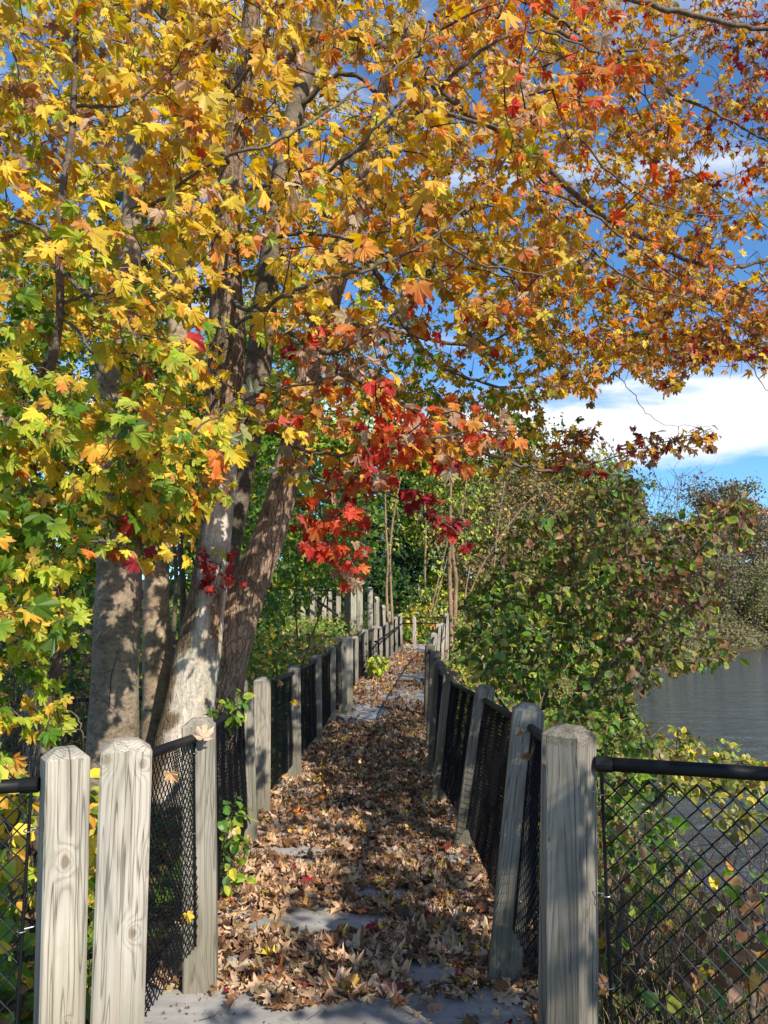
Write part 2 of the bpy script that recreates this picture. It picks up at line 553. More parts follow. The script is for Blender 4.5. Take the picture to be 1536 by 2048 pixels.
def concrete_mat():
    m, nt, b = new_mat('path_concrete')
    L = nt.links.new
    tc = N(nt, 'ShaderNodeTexCoord')
    v = tc.outputs['Object']
    big = noise_n(nt, v, 1.7, 6, .6, .4)
    mid = noise_n(nt, v, 14, 5, .65)
    streak = noise_n(nt, mapping(nt, v, (1.2, 22, 1)), 1.0, 4, .6)
    fine = noise_n(nt, v, 260, 2, .5)
    r = ramp(nt, [(0.3, (0.23, 0.215, 0.195)), (0.5, (0.36, 0.34, 0.31)), (0.7, (0.46, 0.44, 0.405))]); L(big, r.inputs[0])
    r2 = ramp(nt, [(0.3, .84), (0.7, 1.1)]); L(mid, r2.inputs[0])
    r3 = ramp(nt, [(0.3, .86), (0.65, 1.07)]); L(streak, r3.inputs[0])
    c = mixc(nt, 1, r.outputs[0], r2.outputs[0], 'MULTIPLY')
    c = mixc(nt, 1, c, r3.outputs[0], 'MULTIPLY')
    st = ramp(nt, [(0.54, 0.0), (0.64, .55)]); L(noise_n(nt, v, 6, 7, .75), st.inputs[0])
    c = mixc(nt, st.outputs[0], c, (0.15, 0.12, 0.085))
    L(c, b.inputs['Base Color'])
    b.inputs['Roughness'].default_value = .8
    bump(nt, b, math_n(nt, 'ADD', math_n(nt, 'MULTIPLY', mid, .5), math_n(nt, 'MULTIPLY', fine, .5)), .35, .002)
    return m


M_conc = concrete_mat()


def ground_mat():
    m, nt, b = new_mat('woodland_soil')
    L = nt.links.new
    tc = N(nt, 'ShaderNodeTexCoord')
    a = noise_n(nt, tc.outputs['Object'], 1.3, 6, .65)
    c_ = noise_n(nt, tc.outputs['Object'], 22, 5, .7)
    r = ramp(nt, [(0.3, (0.045, 0.032, 0.018)), (0.5, (0.075, 0.055, 0.028)), (0.68, (0.06, 0.07, 0.022))]); L(a, r.inputs[0])
    r2 = ramp(nt, [(0.3, .45), (0.7, 1.6)]); L(c_, r2.inputs[0])
    L(mixc(nt, 1, r.outputs[0], r2.outputs[0], 'MULTIPLY'), b.inputs['Base Color'])
    b.inputs['Roughness'].default_value = .95
    b.inputs['Specular IOR Level'].default_value = .1
    bump(nt, b, c_, 1, .03)
    return m


M_ground = ground_mat()


def water_mat():
    m, nt, b = new_mat('river_water')
    L = nt.links.new
    b.inputs['Base Color'].default_value = (0.045, 0.05, 0.045, 1)
    b.inputs['Roughness'].default_value = .06
    b.inputs['IOR'].default_value = 2.0
    tc = N(nt, 'ShaderNodeTexCoord')
    w1 = noise_n(nt, mapping(nt, tc.outputs['Object'], (.55, 1.25, 1)), 1.1, 6, .62, .6)
    w2 = noise_n(nt, mapping(nt, tc.outputs['Object'], (.4, 1.0, 1)), .35, 3, .5, .3)
    h = math_n(nt, 'ADD', w1, math_n(nt, 'MULTIPLY', w2, .8))
    bump(nt, b, h, 1.0, .42)
    return m


M_water = water_mat()

# ------------------------------------------------------------------ terrain
PL = np.array([(-3, -.95), (0, -.95), (3.5, -.84), (5, -.98), (6.6, -.97), (8.2, -.90), (10.1, -.82), (12, -.72), (13.2, -.57), (16.7, -.55),
               (18, -.40), (19, -.22), (20.4, -.10), (21.5, .08), (22.3, .2), (23.6, .35), (25.7, .54), (28.5, .7), (400, .7)])
PR = np.array([(-3, .8), (0, .74), (2.7, .65), (3.6, .58), (5.7, .58), (7.1, .5), (8.4, .54), (9.7, .58), (12, .68), (15, .87),
               (18, 1.1), (21, 1.41), (22, 1.6), (25.7, 1.96), (28.5, 2.15), (400, 2.15)])
EDGE = np.array([(-60, 2.6), (0, 2.3), (3, 2.3), (5, 2.5), (7.5, 2.9), (12, 4.0), (19, 6.0), (30, 9.3), (50, 15.5), (72, 26), (96, 44), (125, 63), (200, 140), (500, 160)])
pathL = lambda y: np.interp(y, PL[:, 0], PL[:, 1])
pathR = lambda y: np.interp(y, PR[:, 0], PR[:, 1])
edge = lambda y: np.interp(y, EDGE[:, 0], EDGE[:, 1])
pathz = lambda y: .052 * np.clip(np.asarray(y, float) - 9, 0, 19.5)
WATER = -.8


def ss(a, b, x):
    t = np.clip((x - a) / (b - a), 0, 1)
    return t * t * (3 - 2 * t)


def terrain(X, Y):
    X = np.asarray(X, float); Y = np.asarray(Y, float)
    base = pathz(Y) - .14 + .14 * np.clip(Y - 29, 0, 32)
    zl = -.25 + 1.62 * ss(9.5, 17.5, Y) + .25 * ss(18, 24, Y)
    zl = np.where(Y > 26, np.maximum(base, zl), zl)
    d = (pathL(Y) - .12) - X
    wl = ss(.0, np.where(Y < 9, .5, .3), d)
    z = base * (1 - wl) + zl * wl
    z = z + .25 * (fbm(X * .35, Y * .35) - .5) * ss(.5, 3, d) * 2
    e = edge(Y)
    w = np.clip((e - pathR(Y)) - .35, 1.4, 7)
    u = (X - (e - w)) / w
    z = z + (WATER - .12 - z) * ss(0, 1, u)
    z = np.where(u > 1, WATER - .12 - .6 * np.clip((u - 1) * 1.2, 0, 1.5), z)
    z = np.where(X > 170, 2 + (X - 170) * .1, z)
    return z


def grid_axis(a, b, near, step0, growth):
    pts = [near]
    s = step0
    while pts[-1] < b:
        pts.append(pts[-1] + s); s *= growth
    s = step0
    lo = [near]
    while lo[-1] > a:
        lo.append(lo[-1] - s); s *= growth
    return np.array(sorted(set(lo[1:] + pts)))


gx = np.concatenate([grid_axis(-320, -1.6, -1.6, .25, 1.14), np.arange(-1.35, 3.4, .12), grid_axis(3.5, 420, 3.5, .2, 1.08)])
gx = np.unique(np.round(gx, 3))
gy = np.concatenate([-np.array([400, 150, 60, 25, 10, 5.0]), np.arange(-2, 30, .3), grid_axis(30, 700, 30, .6, 1.07)])
gy = np.unique(np.round(gy, 3))
GX, GY = np.meshgrid(gx, gy)
GZ = terrain(GX, GY) + .03 * (fbm(GX * 3, GY * 3) - .5)
nx, ny = len(gx), len(gy)
i = (np.arange(ny - 1)[:, None] * nx + np.arange(nx - 1)[None, :]).ravel()
F = np.stack([i, i + 1, i + nx + 1, i + nx], -1)
g = obj('ground', mesh_np('ground', np.stack([GX, GY, GZ], -1).reshape(-1, 3), [F], M_ground, smooth=True))
g['kind'] = 'structure'

wa = Acc()
wa.add([(1.2, -80, WATER), (420, -80, WATER), (420, 600, WATER), (1.2, 600, WATER)], [[[0, 1, 2, 3]]])
o = obj('river', wa.mesh('river', M_water)); o['kind'] = 'structure'

# ------------------------------------------------------------------ path with slabs
path = empty('path', (0, 0, 0)); path['kind'] = 'structure'
joints = [-1.2, .6, 1.75, 2.95, 4.1, 5.3, 6.5, 7.7, 8.9, 10.1, 11.3, 12.5, 13.7, 14.9, 16.1, 17.3, 18.5, 19.7, 20.9, 22.1, 23.3, 24.5, 25.7, 26.9, 28.4]
for a, b in zip(joints[:-1], joints[1:]):
    A = Acc()
    y0, y1 = a + .004, b - .004
    tz = random.uniform(-.003, .003)
    ex = .11 if a > 2.9 else .03
    x = [pathL(y0) - ex, pathR(y0) + ex, pathR(y1) + ex, pathL(y1) - ex]
    y = [y0, y0, y1, y1]
    z = [float(pathz(q)) + tz for q in y]
    c = .006
    top = [(x[0] + c, y[0] + c, z[0]), (x[1] - c, y[1] + c, z[1]), (x[2] - c, y[2] - c, z[2]), (x[3] + c, y[3] - c, z[3])]
    mid = [(x[k], y[k], z[k] - c) for k in range(4)]
    bot = [(x[k], y[k], z[k] - .11) for k in range(4)]
    A.add(top + mid + bot, [[[0, 1, 2, 3], [4, 5, 1, 0], [5, 6, 2, 1], [6, 7, 3, 2], [7, 4, 0, 3],
                             [8, 9, 5, 4], [9, 10, 6, 5], [10, 11, 7, 6], [11, 8, 4, 7], [11, 10, 9, 8]]])
    obj('slab', A.mesh('slab', M_conc), path)

# ------------------------------------------------------------------ leaf templates
def maple(detail=2, seed=0, curl=.3):
    q = np.random.default_rng(seed)
    if detail == 2:
        half = [(90, 1.0), (84, .82), (76, .84), (72, .62), (67, .50), (61, .70), (57, .76), (50, .96), (43, .76), (34, .78), (27, .56), (20, .48),
                (12, .60), (-2, .74), (-12, .52), (-32, .42), (-62, .28)]
    elif detail == 1:
        half = [(90, 1.0), (77, .80), (67, .50), (49, .95), (33, .72), (21, .48), (-2, .72), (-30, .40)]
    else:
        half = [(90, 1.0), (67, .52), (48, .95), (20, .48), (-5, .7)]
    pts = [half[0]] + half[1:]
    left = [(180 - a, r) for a, r in reversed(half[1:])]
    allp = left + [(half[0])] + half[1:]
    ang = np.array([R(a) for a, r in allp]); rad = np.array([r for a, r in allp])
    rad = rad * (1 + q.uniform(-.08, .08, len(rad)))
    ang = ang + q.uniform(-.03, .03, len(ang))
    x = np.cos(ang) * rad; y = np.sin(ang) * rad + .12
    V = np.vstack([[0, .10, 0], np.stack([x, y, 0 * x], -1)])
    ph = q.uniform(0, 6.28, 3)
    r2 = V[:, 0] ** 2 + V[:, 1] ** 2
    an = np.arctan2(V[:, 1], V[:, 0])
    z = -curl * q.uniform(.3, 1.2) * r2 * .55 + curl * .45 * np.sin(an * 3 + ph[0]) * r2 + curl * .5 * q.uniform(-.8, 1) * np.abs(V[:, 0])
    z += curl * .22 * np.sin(an * 7 + ph[1]) * np.sqrt(r2)
    z += np.where(rad_pad(rad) > .8, q.uniform(-.2, .2, len(V)) * curl, 0)
    V[:, 2] = z
    if curl > .5:  # roll a dried leaf
        k = q.uniform(1.0, 2.3) * q.choice([-1, 1]); axis = q.uniform(0, np.pi)
        u = V[:, 0] * np.cos(axis) + V[:, 1] * np.sin(axis) - .3 * np.sin(axis)
        w = -V[:, 0] * np.sin(axis) + V[:, 1] * np.cos(axis)
        uu = np.sin(u * k) / k; zz = (1 - np.cos(u * k)) / abs(k) * np.sign(k)
        V[:, 0] = uu * np.cos(axis) - w * np.sin(axis); V[:, 1] = uu * np.sin(axis) + w * np.cos(axis) + .3 * np.sin(axis) ** 2
        V[:, 2] += zz
    n = len(allp)
    F = np.array([[0, 1 + k + 1, 1 + k] for k in range(n - 1)])
    T = np.concatenate([[0.0], np.clip((rad - .25) / .75, 0, 1) ** 1.2])
    return V, F, T


def rad_pad(r):
    return np.concatenate([[0], r])


def ovate(seed=0, curl=.3, simple_=False):
    q = np.random.default_rng(seed)
    if simple_:
        V = np.array([[0, 0, 0], [.30, .45, 0], [0, 1, 0], [-.30, .45, 0], [0, .5, 0.]])
        F = np.array([[0, 1, 4], [1, 2, 4], [2, 3, 4], [3, 0, 4]])
        V[:, 2] = [0, .10 * q.uniform(.2, 1.6), -.12 * q.uniform(0, 2), .10 * q.uniform(.2, 1.6), 0]
        return V, F, np.array([.0, .8, 1, .8, 0])
    yy = np.array([0, .16, .42, .7, .9, 1.0]); ww = np.array([0, .23, .33, .25, .1, 0])
    mid = np.stack([0 * yy, yy, -curl * .5 * yy ** 2], -1)
    Lf = np.stack([-ww, yy, -curl * .5 * yy ** 2 + ww * curl * q.uniform(.2, 1.2)], -1)[1:-1]
    Rt = np.stack([ww, yy, -curl * .5 * yy ** 2 + ww * curl * q.uniform(.2, 1.2)], -1)[1:-1]
    V = np.vstack([mid, Lf, Rt])  # mid 0-5, L 6-9, R 10-13
    F = []
    for s, o_ in ((0, 6), (1, 10)):
        ids = [0] + [o_ + k for k in range(4)] + [5]
        for k in range(5):
            a, b = ids[k], ids[k + 1]
            m0, m1 = k, k + 1
            tri = [(m0, b, m1)] if k == 0 else ([(m0, a, m1)] if k == 4 else [(m0, a, b), (m0, b, m1)])
            for t in tri:
                F.append(t if s == 0 else t[::-1])
    V[:, 2] += curl * .1 * np.sin(V[:, 1] * 9 + q.uniform(0, 6))
    T = np.concatenate([[0, .1, .2, .4, .7, 1], np.ones(8) * .8])
    return V, np.array(F)[:, ::-1], T


T_hi = [maple(2, s, .22 + .045 * s) for s in range(9)]
T_mid = [maple(1, s + 20, .25 + .05 * s) for s in range(7)]
T_lo = [maple(0, s + 40, .3) for s in range(5)]
T_dryhi = [maple(2, s + 60, .28 + .05 * s) for s in range(12)]
T_drymid = [maple(1, s + 80, .3 + .07 * s) for s in range(8)]
T_drylo = [maple(0, s + 90, .8) for s in range(6)]
T_ov = [ovate(s, .35) for s in range(5)]
T_ovs = [ovate(s, .3, True) for s in range(4)]


def norm(v):
    return v / (np.linalg.norm(v, axis=-1, keepdims=True) + 1e-9)


def frames(tip, nrm):
    y = norm(tip)
    x = norm(np.cross(y, nrm))
    z = np.cross(x, y)
    return np.stack([x, y, z], -1)  # columns


def place(acc, tmpls, pos, Rm, sc, A, B, rg):
    """instances of leaf templates baked into one mesh"""
    which = rg.integers(0, len(tmpls), len(pos))
    for k, (V, F, T) in enumerate(tmpls):
        s = np.where(which == k)[0]
        if len(s) == 0: continue
        W = np.einsum('nij,kj->nki', Rm[s], V) * sc[s][:, None, None] + pos[s][:, None, :]
        C = A[s][:, None, :] * (1 - T)[None, :, None] + B[s][:, None, :] * T[None, :, None]
        nv = len(V)
        FF = (F[None] + (np.arange(len(s)) * nv)[:, None, None]).reshape(-1, 3)
        acc.add(W.reshape(-1, 3), [FF], C.reshape(-1, 3))


def leaf_objects(name, tmpls, pos, Rm, sc, A, B, mat, parent, rg, nvar=4):
    """each leaf an object of its own; mesh data shared between leaves of like colour"""
    q = {}
    bins = np.round(np.concatenate([A, B], 1) * 5).astype(int)
    for i in range(len(pos)):
        t = int(rg.integers(0, len(tmpls)))
        key = (t, tuple(bins[i]))
        me = q.get(key)
        if me is None:
            V, F, T = tmpls[t]
            C = A[i] * (1 - T)[:, None] + B[i] * T[:, None]
            me = mesh_np(name, V, [F], mat, C)
            q[key] = me
        o = bpy.data.objects.new(name, me)
        col.objects.link(o)
        o.parent = parent
        m = Matrix([list(Rm[i][0] * sc[i]) + [pos[i][0] - parent.location[0]], list(Rm[i][1] * sc[i]) + [pos[i][1] - parent.location[1]],
                    list(Rm[i][2] * sc[i]) + [pos[i][2] - parent.location[2]], [0, 0, 0, 1]])
        o.matrix_basis = m


PAL = dict(green=(.11, .22, .02), lime=(.40, .48, .045), yellow=(.80, .60, .06), gold=(.72, .47, .055), orange=(.72, .30, .055), redor=(.66, .10, .03),
           red=(.58, .055, .035), crimson=(.30, .025, .035), brown=(.24, .12, .055), pale=(.64, .46, .31), olive=(.36, .32, .04), silver=(.34, .37, .24),
           dkgreen=(.06, .115, .025), tan=(.56, .36, .19), umber=(.27, .135, .06), dark=(.12, .065, .04), rose=(.50, .29, .17))
# neighbours used for the tips of a leaf
TIPS = dict(green=('lime', 'green', 'green'), lime=('yellow', 'lime', 'lime'), yellow=('yellow', 'gold', 'orange'), gold=('gold', 'yellow', 'orange'),
            orange=('redor', 'orange', 'gold'), redor=('red', 'redor', 'orange'), red=('red', 'crimson', 'redor'), crimson=('crimson', 'red', 'crimson'),
            brown=('umber', 'brown', 'rose'), pale=('pale', 'rose', 'tan'), olive=('gold', 'olive', 'brown'), silver=('silver', 'lime', 'pale'),
            dkgreen=('dkgreen', 'green', 'green'), tan=('tan', 'umber', 'pale'), umber=('umber', 'dark', 'brown'), dark=('dark', 'umber', 'dark'), rose=('rose', 'brown', 'pale'))


def colours(px, py, ctrl, rg, group=None, var=.22):
    """pick colours from control points over the crown; leaves of one twig tend to agree"""
    names = sorted({k for c in ctrl for k in c[2]})
    Wt = np.zeros((len(px), len(names)))
    wsum = np.zeros(len(px))
    for cx, cy, d in ctrl:
        w = 1 / (((px - cx) ** 2 + (py - cy) ** 2) + 60 ** 2) ** 2.1
        for k, v in d.items():
            Wt[:, names.index(k)] += w * v
    Wt /= Wt.sum(1)[:, None]
    u = rg.uniform(0, 1, len(px))
    if group is not None:
        gu = rg.uniform(0, 1, int(group.max()) + 1)[group]
        u = np.where(rg.uniform(0, 1, len(px)) < .55, np.clip(gu + rg.normal(0, .03, len(px)), 0, .999), u)
    idx = (np.cumsum(Wt, 1) < u[:, None]).sum(1).clip(0, len(names) - 1)
    A = np.zeros((len(px), 3)); B = np.zeros((len(px), 3))
    for k, nme in enumerate(names):
        s = np.where(idx == k)[0]
        if len(s) == 0: continue
        A[s] = PAL[nme]
        tips = np.array([PAL[t] for t in TIPS[nme]])
        B[s] = tips[rg.integers(0, 3, len(s))]
    jit = rg.uniform(1 - var, 1 + var, (len(px), 1)) * rg.uniform(.93, 1.07, (len(px), 3))
    return A * jit, B * jit


def inpoly(px, py, poly):
    poly = np.asarray(poly, float)
    c = np.zeros(len(px), bool)
    j = len(poly) - 1
    for i in range(len(poly)):
        xi, yi = poly[i]; xj, yj = poly[j]
        if yi != yj:
            c ^= ((yi > py) != (yj > py)) & (px < (xj - xi) * (py - yi) / (yj - yi) + xi)
        j = i
    return c


def sample_poly(poly, n, rg, d0, d1, thr=0.0, ns=130.0, off=0):
    poly = np.asarray(poly, float)
    lo, hi = poly.min(0), poly.max(0)
    out = []
    tot = 0
    while tot < n:
        p = rg.uniform(lo, hi, (n * 2, 2))
        k = inpoly(p[:, 0], p[:, 1], poly)
        if thr > 0:
            k &= fbm(p[:, 0] / ns + off, p[:, 1] / ns + off) > thr * rg.uniform(.75, 1.15, len(p))
        p = p[k]
        out.append(p); tot += len(p)
    p = np.vstack(out)[:n]
    return P(p[:, 0], p[:, 1], rg.uniform(d0, d1, n))


class Skel:
    """branches that grow from given limbs towards targets"""
    def __init__(s):
        s.pts = np.zeros((0, 3)); s.twigs = []

    def limb(s, pts):
        s.pts = np.vstack([s.pts, pts])

    def grow(s, targets, rg, droop=.12, step=.11, maxlen=3.0, wind=(0.1, 0, 0)):
        d = np.array([np.min(np.sum((s.pts - t) ** 2, 1)) for t in targets])
        for k in np.argsort(d):
            t = targets[k]
            dd = np.sum((s.pts - t) ** 2, 1)
            j = int(np.argmin(dd))
            a = s.pts[j]; ln = math.sqrt(dd[j])
            if ln > maxlen:
                continue
            n = max(3, int(ln / step) + 1)
            u = np.linspace(0, 1, n)[:, None]
            mid = (a + t) / 2 + np.array([0, 0, droop * ln]) + rg.normal(0, .09 * ln, 3)
            c = (1 - u) ** 2 * a + 2 * u * (1 - u) * mid + u ** 2 * t
            c[1:-1] += rg.normal(0, .012, (n - 2, 3))
            s.twigs.append(c)
            s.pts = np.vstack([s.pts, c[1:]])

    def draw(s, acc, C=(.10, .07, .055), r0=.0042, k=.006, sides=4, rmax=.03):
        for c in s.twigs:
            ln = np.linalg.norm(np.diff(c, axis=0), axis=1).sum()
            r = min(rmax, r0 + k * ln)
            acc.tube(c, np.linspace(r, r0 * .45, len(c)), sides if r > .006 else 3, C, cap=False)

    def leaves(s, rg, spacing=.05, frac=.75, pet=.045, first=.1):
        pos, dirs, gid, base = [], [], [], []
        for gi, c in enumerate(s.twigs):
            seg = np.linalg.norm(np.diff(c, axis=0), axis=1)
            cum = np.concatenate([[0], np.cumsum(seg)])
            ln = cum[-1]
            L0 = max(0, ln - max(.55, ln * frac)) if ln > .6 else ln * first
            ss_ = np.arange(L0 + rg.uniform(0, spacing), ln + .01, spacing)
            ss_ = np.append(ss_, ln)
            ss_ = np.clip(ss_, 0, ln)
            for q in ss_:
                p = np.array([np.interp(q, cum, c[:, a]) for a in range(3)])
                T = norm(c[-1] - c[max(0, len(c) - 4)])
                for side in (-1, 1):
                    if rg.uniform() < .22: continue
                    v = norm(T * .5 + side * norm(np.cross(T, rg.normal(0, 1, 3))) * .9 + np.array([0, 0, -.25]))
                    base.append(p); pos.append(p + v * pet * rg.uniform(.6, 1.4)); dirs.append(v); gid.append(gi)
        return np.array(base), np.array(pos), np.array(dirs), np.array(gid)


def leaf_frames(dirs, rg, down=.55, face=.55, up=.35, rnd=.55, wind=(.30, .05, 0)):
    n = len(dirs)
    tip = dirs * .55 + np.array([0, 0, -down]) + np.array(wind) + rg.normal(0, .38, (n, 3))
    nrm = np.array(to_sun) * face + np.array([0, -.25 * face, up]) + rg.normal(0, rnd, (n, 3))
    return frames(tip, nrm)


def petioles(acc, base, pos, Rm, sc, C=(.28, .06, .04), w=.0017):
    x = Rm[:, :, 0] * w
    V = np.stack([base - x, base + x, pos + x, pos - x], 1)
    n = len(base)
    V2 = V.reshape(-1, 3)
    F = (np.array([[0, 1, 2, 3]])[None] + (np.arange(n) * 4)[:, None, None]).reshape(-1, 4)
    acc.add(V2, [F], C)


# ------------------------------------------------------------------ fences
def post_mesh(w=.133, h=1.05, below=.25, ch=.032, e=.006):
    a = w / 2
    def ring(r, c, z):
        return [(-r + c, -r, z), (r - c, -r, z), (r, -r + c, z), (r, r - c, z), (r - c, r, z), (-r + c, r, z), (-r, r - c, z), (-r, -r + c, z)]
    rings = [ring(a, e, -below), ring(a, e, h - ch), ring(a - .004, e, h - ch + .004), ring(a - ch - .004, e, h)]
    V = [p for r_ in rings for p in r_]
    F = []
    for k in range(3):
        for j in range(8):
            F.append([k * 8 + j, k * 8 + (j + 1) % 8, (k + 1) * 8 + (j + 1) % 8, (k + 1) * 8 + j])
    me = mesh_np('post', np.array(V), [np.array(F), np.array([[24 + j for j in range(8)]])], M_wood)
    return me


POSTS = {}


def get_post(h):
    k = round(h * 20) / 20
    if k not in POSTS: POSTS[k] = post_mesh(h=k)
    return POSTS[k], k


def add_post(parent, base, top, rot=0.0, tint=(1, 1, 1), w=1.0):
    base = Vector(base); top = Vector(top)
    v = top - base
    me, k = get_post(v.length)
    o = bpy.data.objects.new('post', me)
    col.objects.link(o)
    o.parent = parent
    q = v.normalized()
    # lean after turning about the vertical
    lean = Vector((0, 0, 1)).rotation_difference(q)
    o.rotation_mode = 'QUATERNION'
    from mathutils import Quaternion
    o.rotation_quaternion = lean @ Quaternion((0, 0, 1), rot)
    o.scale = (w, w, v.length / k)
    o.location = base - Vector(parent.location)
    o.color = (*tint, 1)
    return o


def chain_panel(name, b0, b1, t0, t1, parent, sides=3, r=.0021, w=.036):
    if parent in (lf, rf):
        near = min(b0[1], b1[1]) < 11
        w, r = (.0195, .0027) if near else (.034, .0042)
    """woven mesh between bottom edge b0-b1 and top edge t0-t1"""
    b0, b1, t0, t1 = [np.asarray(v, float) for v in (b0, b1, t0, t1)]
    Lh = (np.linalg.norm(b1 - b0) + np.linalg.norm(t1 - t0)) / 2
    Hh = (np.linalg.norm(t0 - b0) + np.linalg.norm(t1 - b1)) / 2
    nw = max(2, int(round(Lh / w))); nh = max(2, int(round(Hh / w)))
    nrm = norm(np.cross(b1 - b0, t0 - b0))
    A = Acc()
    bow = .006 * np.sin(np.linspace(0, 7, nh + 1))
    for i in range(nw):
        k = np.arange(nh + 1)
        s = (i + ((k + i) % 2) * 1.06 - .03) / nw
        h = k / nh
        p = (b0 + np.outer(s, b1 - b0)) * (1 - h)[:, None] + (t0 + np.outer(s, t1 - t0)) * h[:, None]
        off = np.where((k + i) % 2 == 1, .0022, -.0022) + bow + .004 * math.sin(i * .37)
        A.tube(p + nrm * off[:, None], r, sides, cap=False)
    o = obj(name, A.mesh(name, M_vinyl), parent)
    o['kind'] = 'stuff'
    return o


def rail(parent, a, b, r=.0215, name='rail', cuffs=True, mat=None):
    A = Acc()
    a = np.asarray(a, float); b = np.asarray(b, float)
    A.tube([a, (a + b) / 2 + [0, 0, .001], b], r, 14)
    o = obj(name, A.mesh(name, mat or M_vinylrail, True), parent)
    if cuffs:
        A = Acc()
        d = norm(b - a)
        for p, s in ((a, 1), (b, -1)):
            A.tube([p + d * s * -.002, p + d * s * .05], r * 1.13, 14)
        c = obj('rail_cup', A.mesh('rail_cup', M_vinylrail), parent)
        c['kind'] = 'stuff'
    return o


def tie_ring(parent, p, r=.012, toward=None):
    A = Acc()
    th = np.linspace(0, 2 * np.pi, 13)
    pts = np.stack([np.cos(th) * r + p[0], np.sin(th) * r * 1.2 + p[1], np.full(13, p[2]) + np.sin(th) * .003], -1)
    A.tube(pts, .002, 5, cap=False)
    if toward is not None:
        A.tube([np.array(p) + [0, 0, .001], np.asarray(toward, float)], .002, 5)
    obj('wire_tie', A.mesh('wire_tie', M_steel), parent)


def posts_from_px(data, parent, rots=0.0, tints=None, ws=None):
    res = []
    for k, (bx, by, tx, ty, d) in enumerate(data):
        gx_ = (bx - 768) / FPX * d
        b = P(bx, by, d); t = P(tx, ty, d)
        # depth along the view axis differs a little from Y; keep both ends on the same Y
        tint = tints[k] if tints else (1, 1, 1)
        rot = rots[k] if hasattr(rots, '__len__') else rots + random.uniform(-.06, .06)
        add_post(parent, b, t, rot, tint, ws[k] if ws else 1.0)
        res.append((b, t))
    return res


lf = rf = None


def link_posts(res, parent, pairs=None, gap=.09, drop=.10, low=.04, mesh_r=.0021, rails=True, inset=0.0, sides=3, bar=False):
    pairs = pairs or [(i, i + 1) for i in range(len(res) - 1)]
    for i, j in pairs:
        b0, t0 = res[i]; b1, t1 = res[j]
        d = norm((b1 - b0) * [1, 1, 0])
        side = np.array([d[1], -d[0], 0]) * inset
        if np.linalg.norm((b1 - b0)[:2]) < .22: continue
        def at(b, t, f, s):
            return b + (t - b) * f + d * s * gap * .85 + side
        h0 = np.linalg.norm(t0 - b0); h1 = np.linalg.norm(t1 - b1)
        f0, f1 = 1 - drop / h0, 1 - drop / h1
        if rails:
            rail(parent, at(b0, t0, f0, .75), at(b1, t1, f1, -.75), r=.018, cuffs=False)
        chain_panel('chain_link_mesh', at(b0, t0, low / h0, 1), at(b1, t1, low / h1, -1),
                    at(b0, t0, f0 + .012, 1), at(b1, t1, f1 + .012, -1), parent, sides, mesh_r)
        if bar:
            A = Acc(); A.tube([at(b1, t1, low / h1, -1), at(b1, t1, f1 + .01, -1)], .005, 6)
            obj('tension_bar', A.mesh('tension_bar', M_vinyl), parent)


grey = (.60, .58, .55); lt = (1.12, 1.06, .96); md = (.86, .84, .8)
# left path fence (base px, base py, top px, top py, distance)
lf = empty('chain_link_fence', (-.85, 3.0, 0), 'weathered timber and black mesh fence along the left edge of the leafy path', 'fence')
LFD = [(230, 2150, 253, 1478, 2.62), (401, 1898, 398, 1436, 3.55), (496, 1662, 488, 1385, 5.75), (523, 1601, 524, 1354, 6.75),
       (589, 1536, 588, 1331, 8.2), (634, 1478, 632, 1309, 10.1), (662, 1437, 662, 1291, 11.8), (686, 1410, 684, 1275, 12.6), (698, 1400, 698, 1273, 13.3),
       (710, 1373, 710, 1272, 16.2), (730, 1351, 730, 1258, 17.6), (749, 1345, 749, 1251, 18.5), (760, 1335, 759, 1253, 20.2), (772, 1323, 772, 1245, 21.5),
       (782, 1314, 782, 1239, 22.4), (791, 1305, 791, 1233, 23.7), (801, 1293, 800, 1228, 25.6)]
rl = [R(19), R(9), R(8), R(10), R(6), R(5), R(4), R(3), R(3)] + [R(random.uniform(-3, 4)) for _ in range(8)]
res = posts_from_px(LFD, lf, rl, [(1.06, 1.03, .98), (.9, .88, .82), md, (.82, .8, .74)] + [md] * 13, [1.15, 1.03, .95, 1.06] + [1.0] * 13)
own_mat([o for o in col.objects if o.name.startswith('post')][0], M_wood_k2)
link_posts(res, lf, [(0, 1), (1, 2)], bar=True, drop=.075)
link_posts(res, lf, [(3, 4), (4, 5), (5, 6), (6, 7), (8, 9), (9, 10), (10, 11), (11, 12), (12, 13), (13, 14), (14, 15), (15, 16)], drop=.075)
tie_ring(lf, P(388, 1505, 3.47)); tie_ring(lf, P(386, 1665, 3.47))
hr_ = P([750, 760, 806], [1283, 1279, 1246], [18.0, 18.4, 24.5])
A = Acc(); A.tube(smooth_path(hr_, 4), .022, 8); obj('handrail', A.mesh('handrail', M_vinylrail, True), lf)

# right path fence
rf = empty('chain_link_fence', (.6, 3.2, 0), 'leaning grey timber and black mesh fence on the river side of the path', 'fence')
RFD = [(1122, 2100, 1128, 1449, 2.95), (1016, 1868, 1058, 1406, 3.62), (931, 1664, 972, 1370, 5.65), (879, 1581, 903, 1342, 7.1), (868, 1530, 879, 1322, 8.4),
       (863, 1478, 872, 1301, 9.9), (857, 1430, 860, 1287, 12.2), (858, 1372, 868, 1265, 16.0), (872, 1330, 877, 1247, 20.6), (882, 1322, 885, 1245, 21.8), (890, 1310, 893, 1226, 24.6)]
rr_ = [R(-25), R(-6), R(-5), R(-4), R(-3), R(0), R(4), R(6), R(6), R(6), R(6)]
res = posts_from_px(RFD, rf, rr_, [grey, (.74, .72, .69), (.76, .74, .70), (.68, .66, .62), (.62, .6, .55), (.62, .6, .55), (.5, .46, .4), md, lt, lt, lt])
link_posts(res, rf, bar=True)
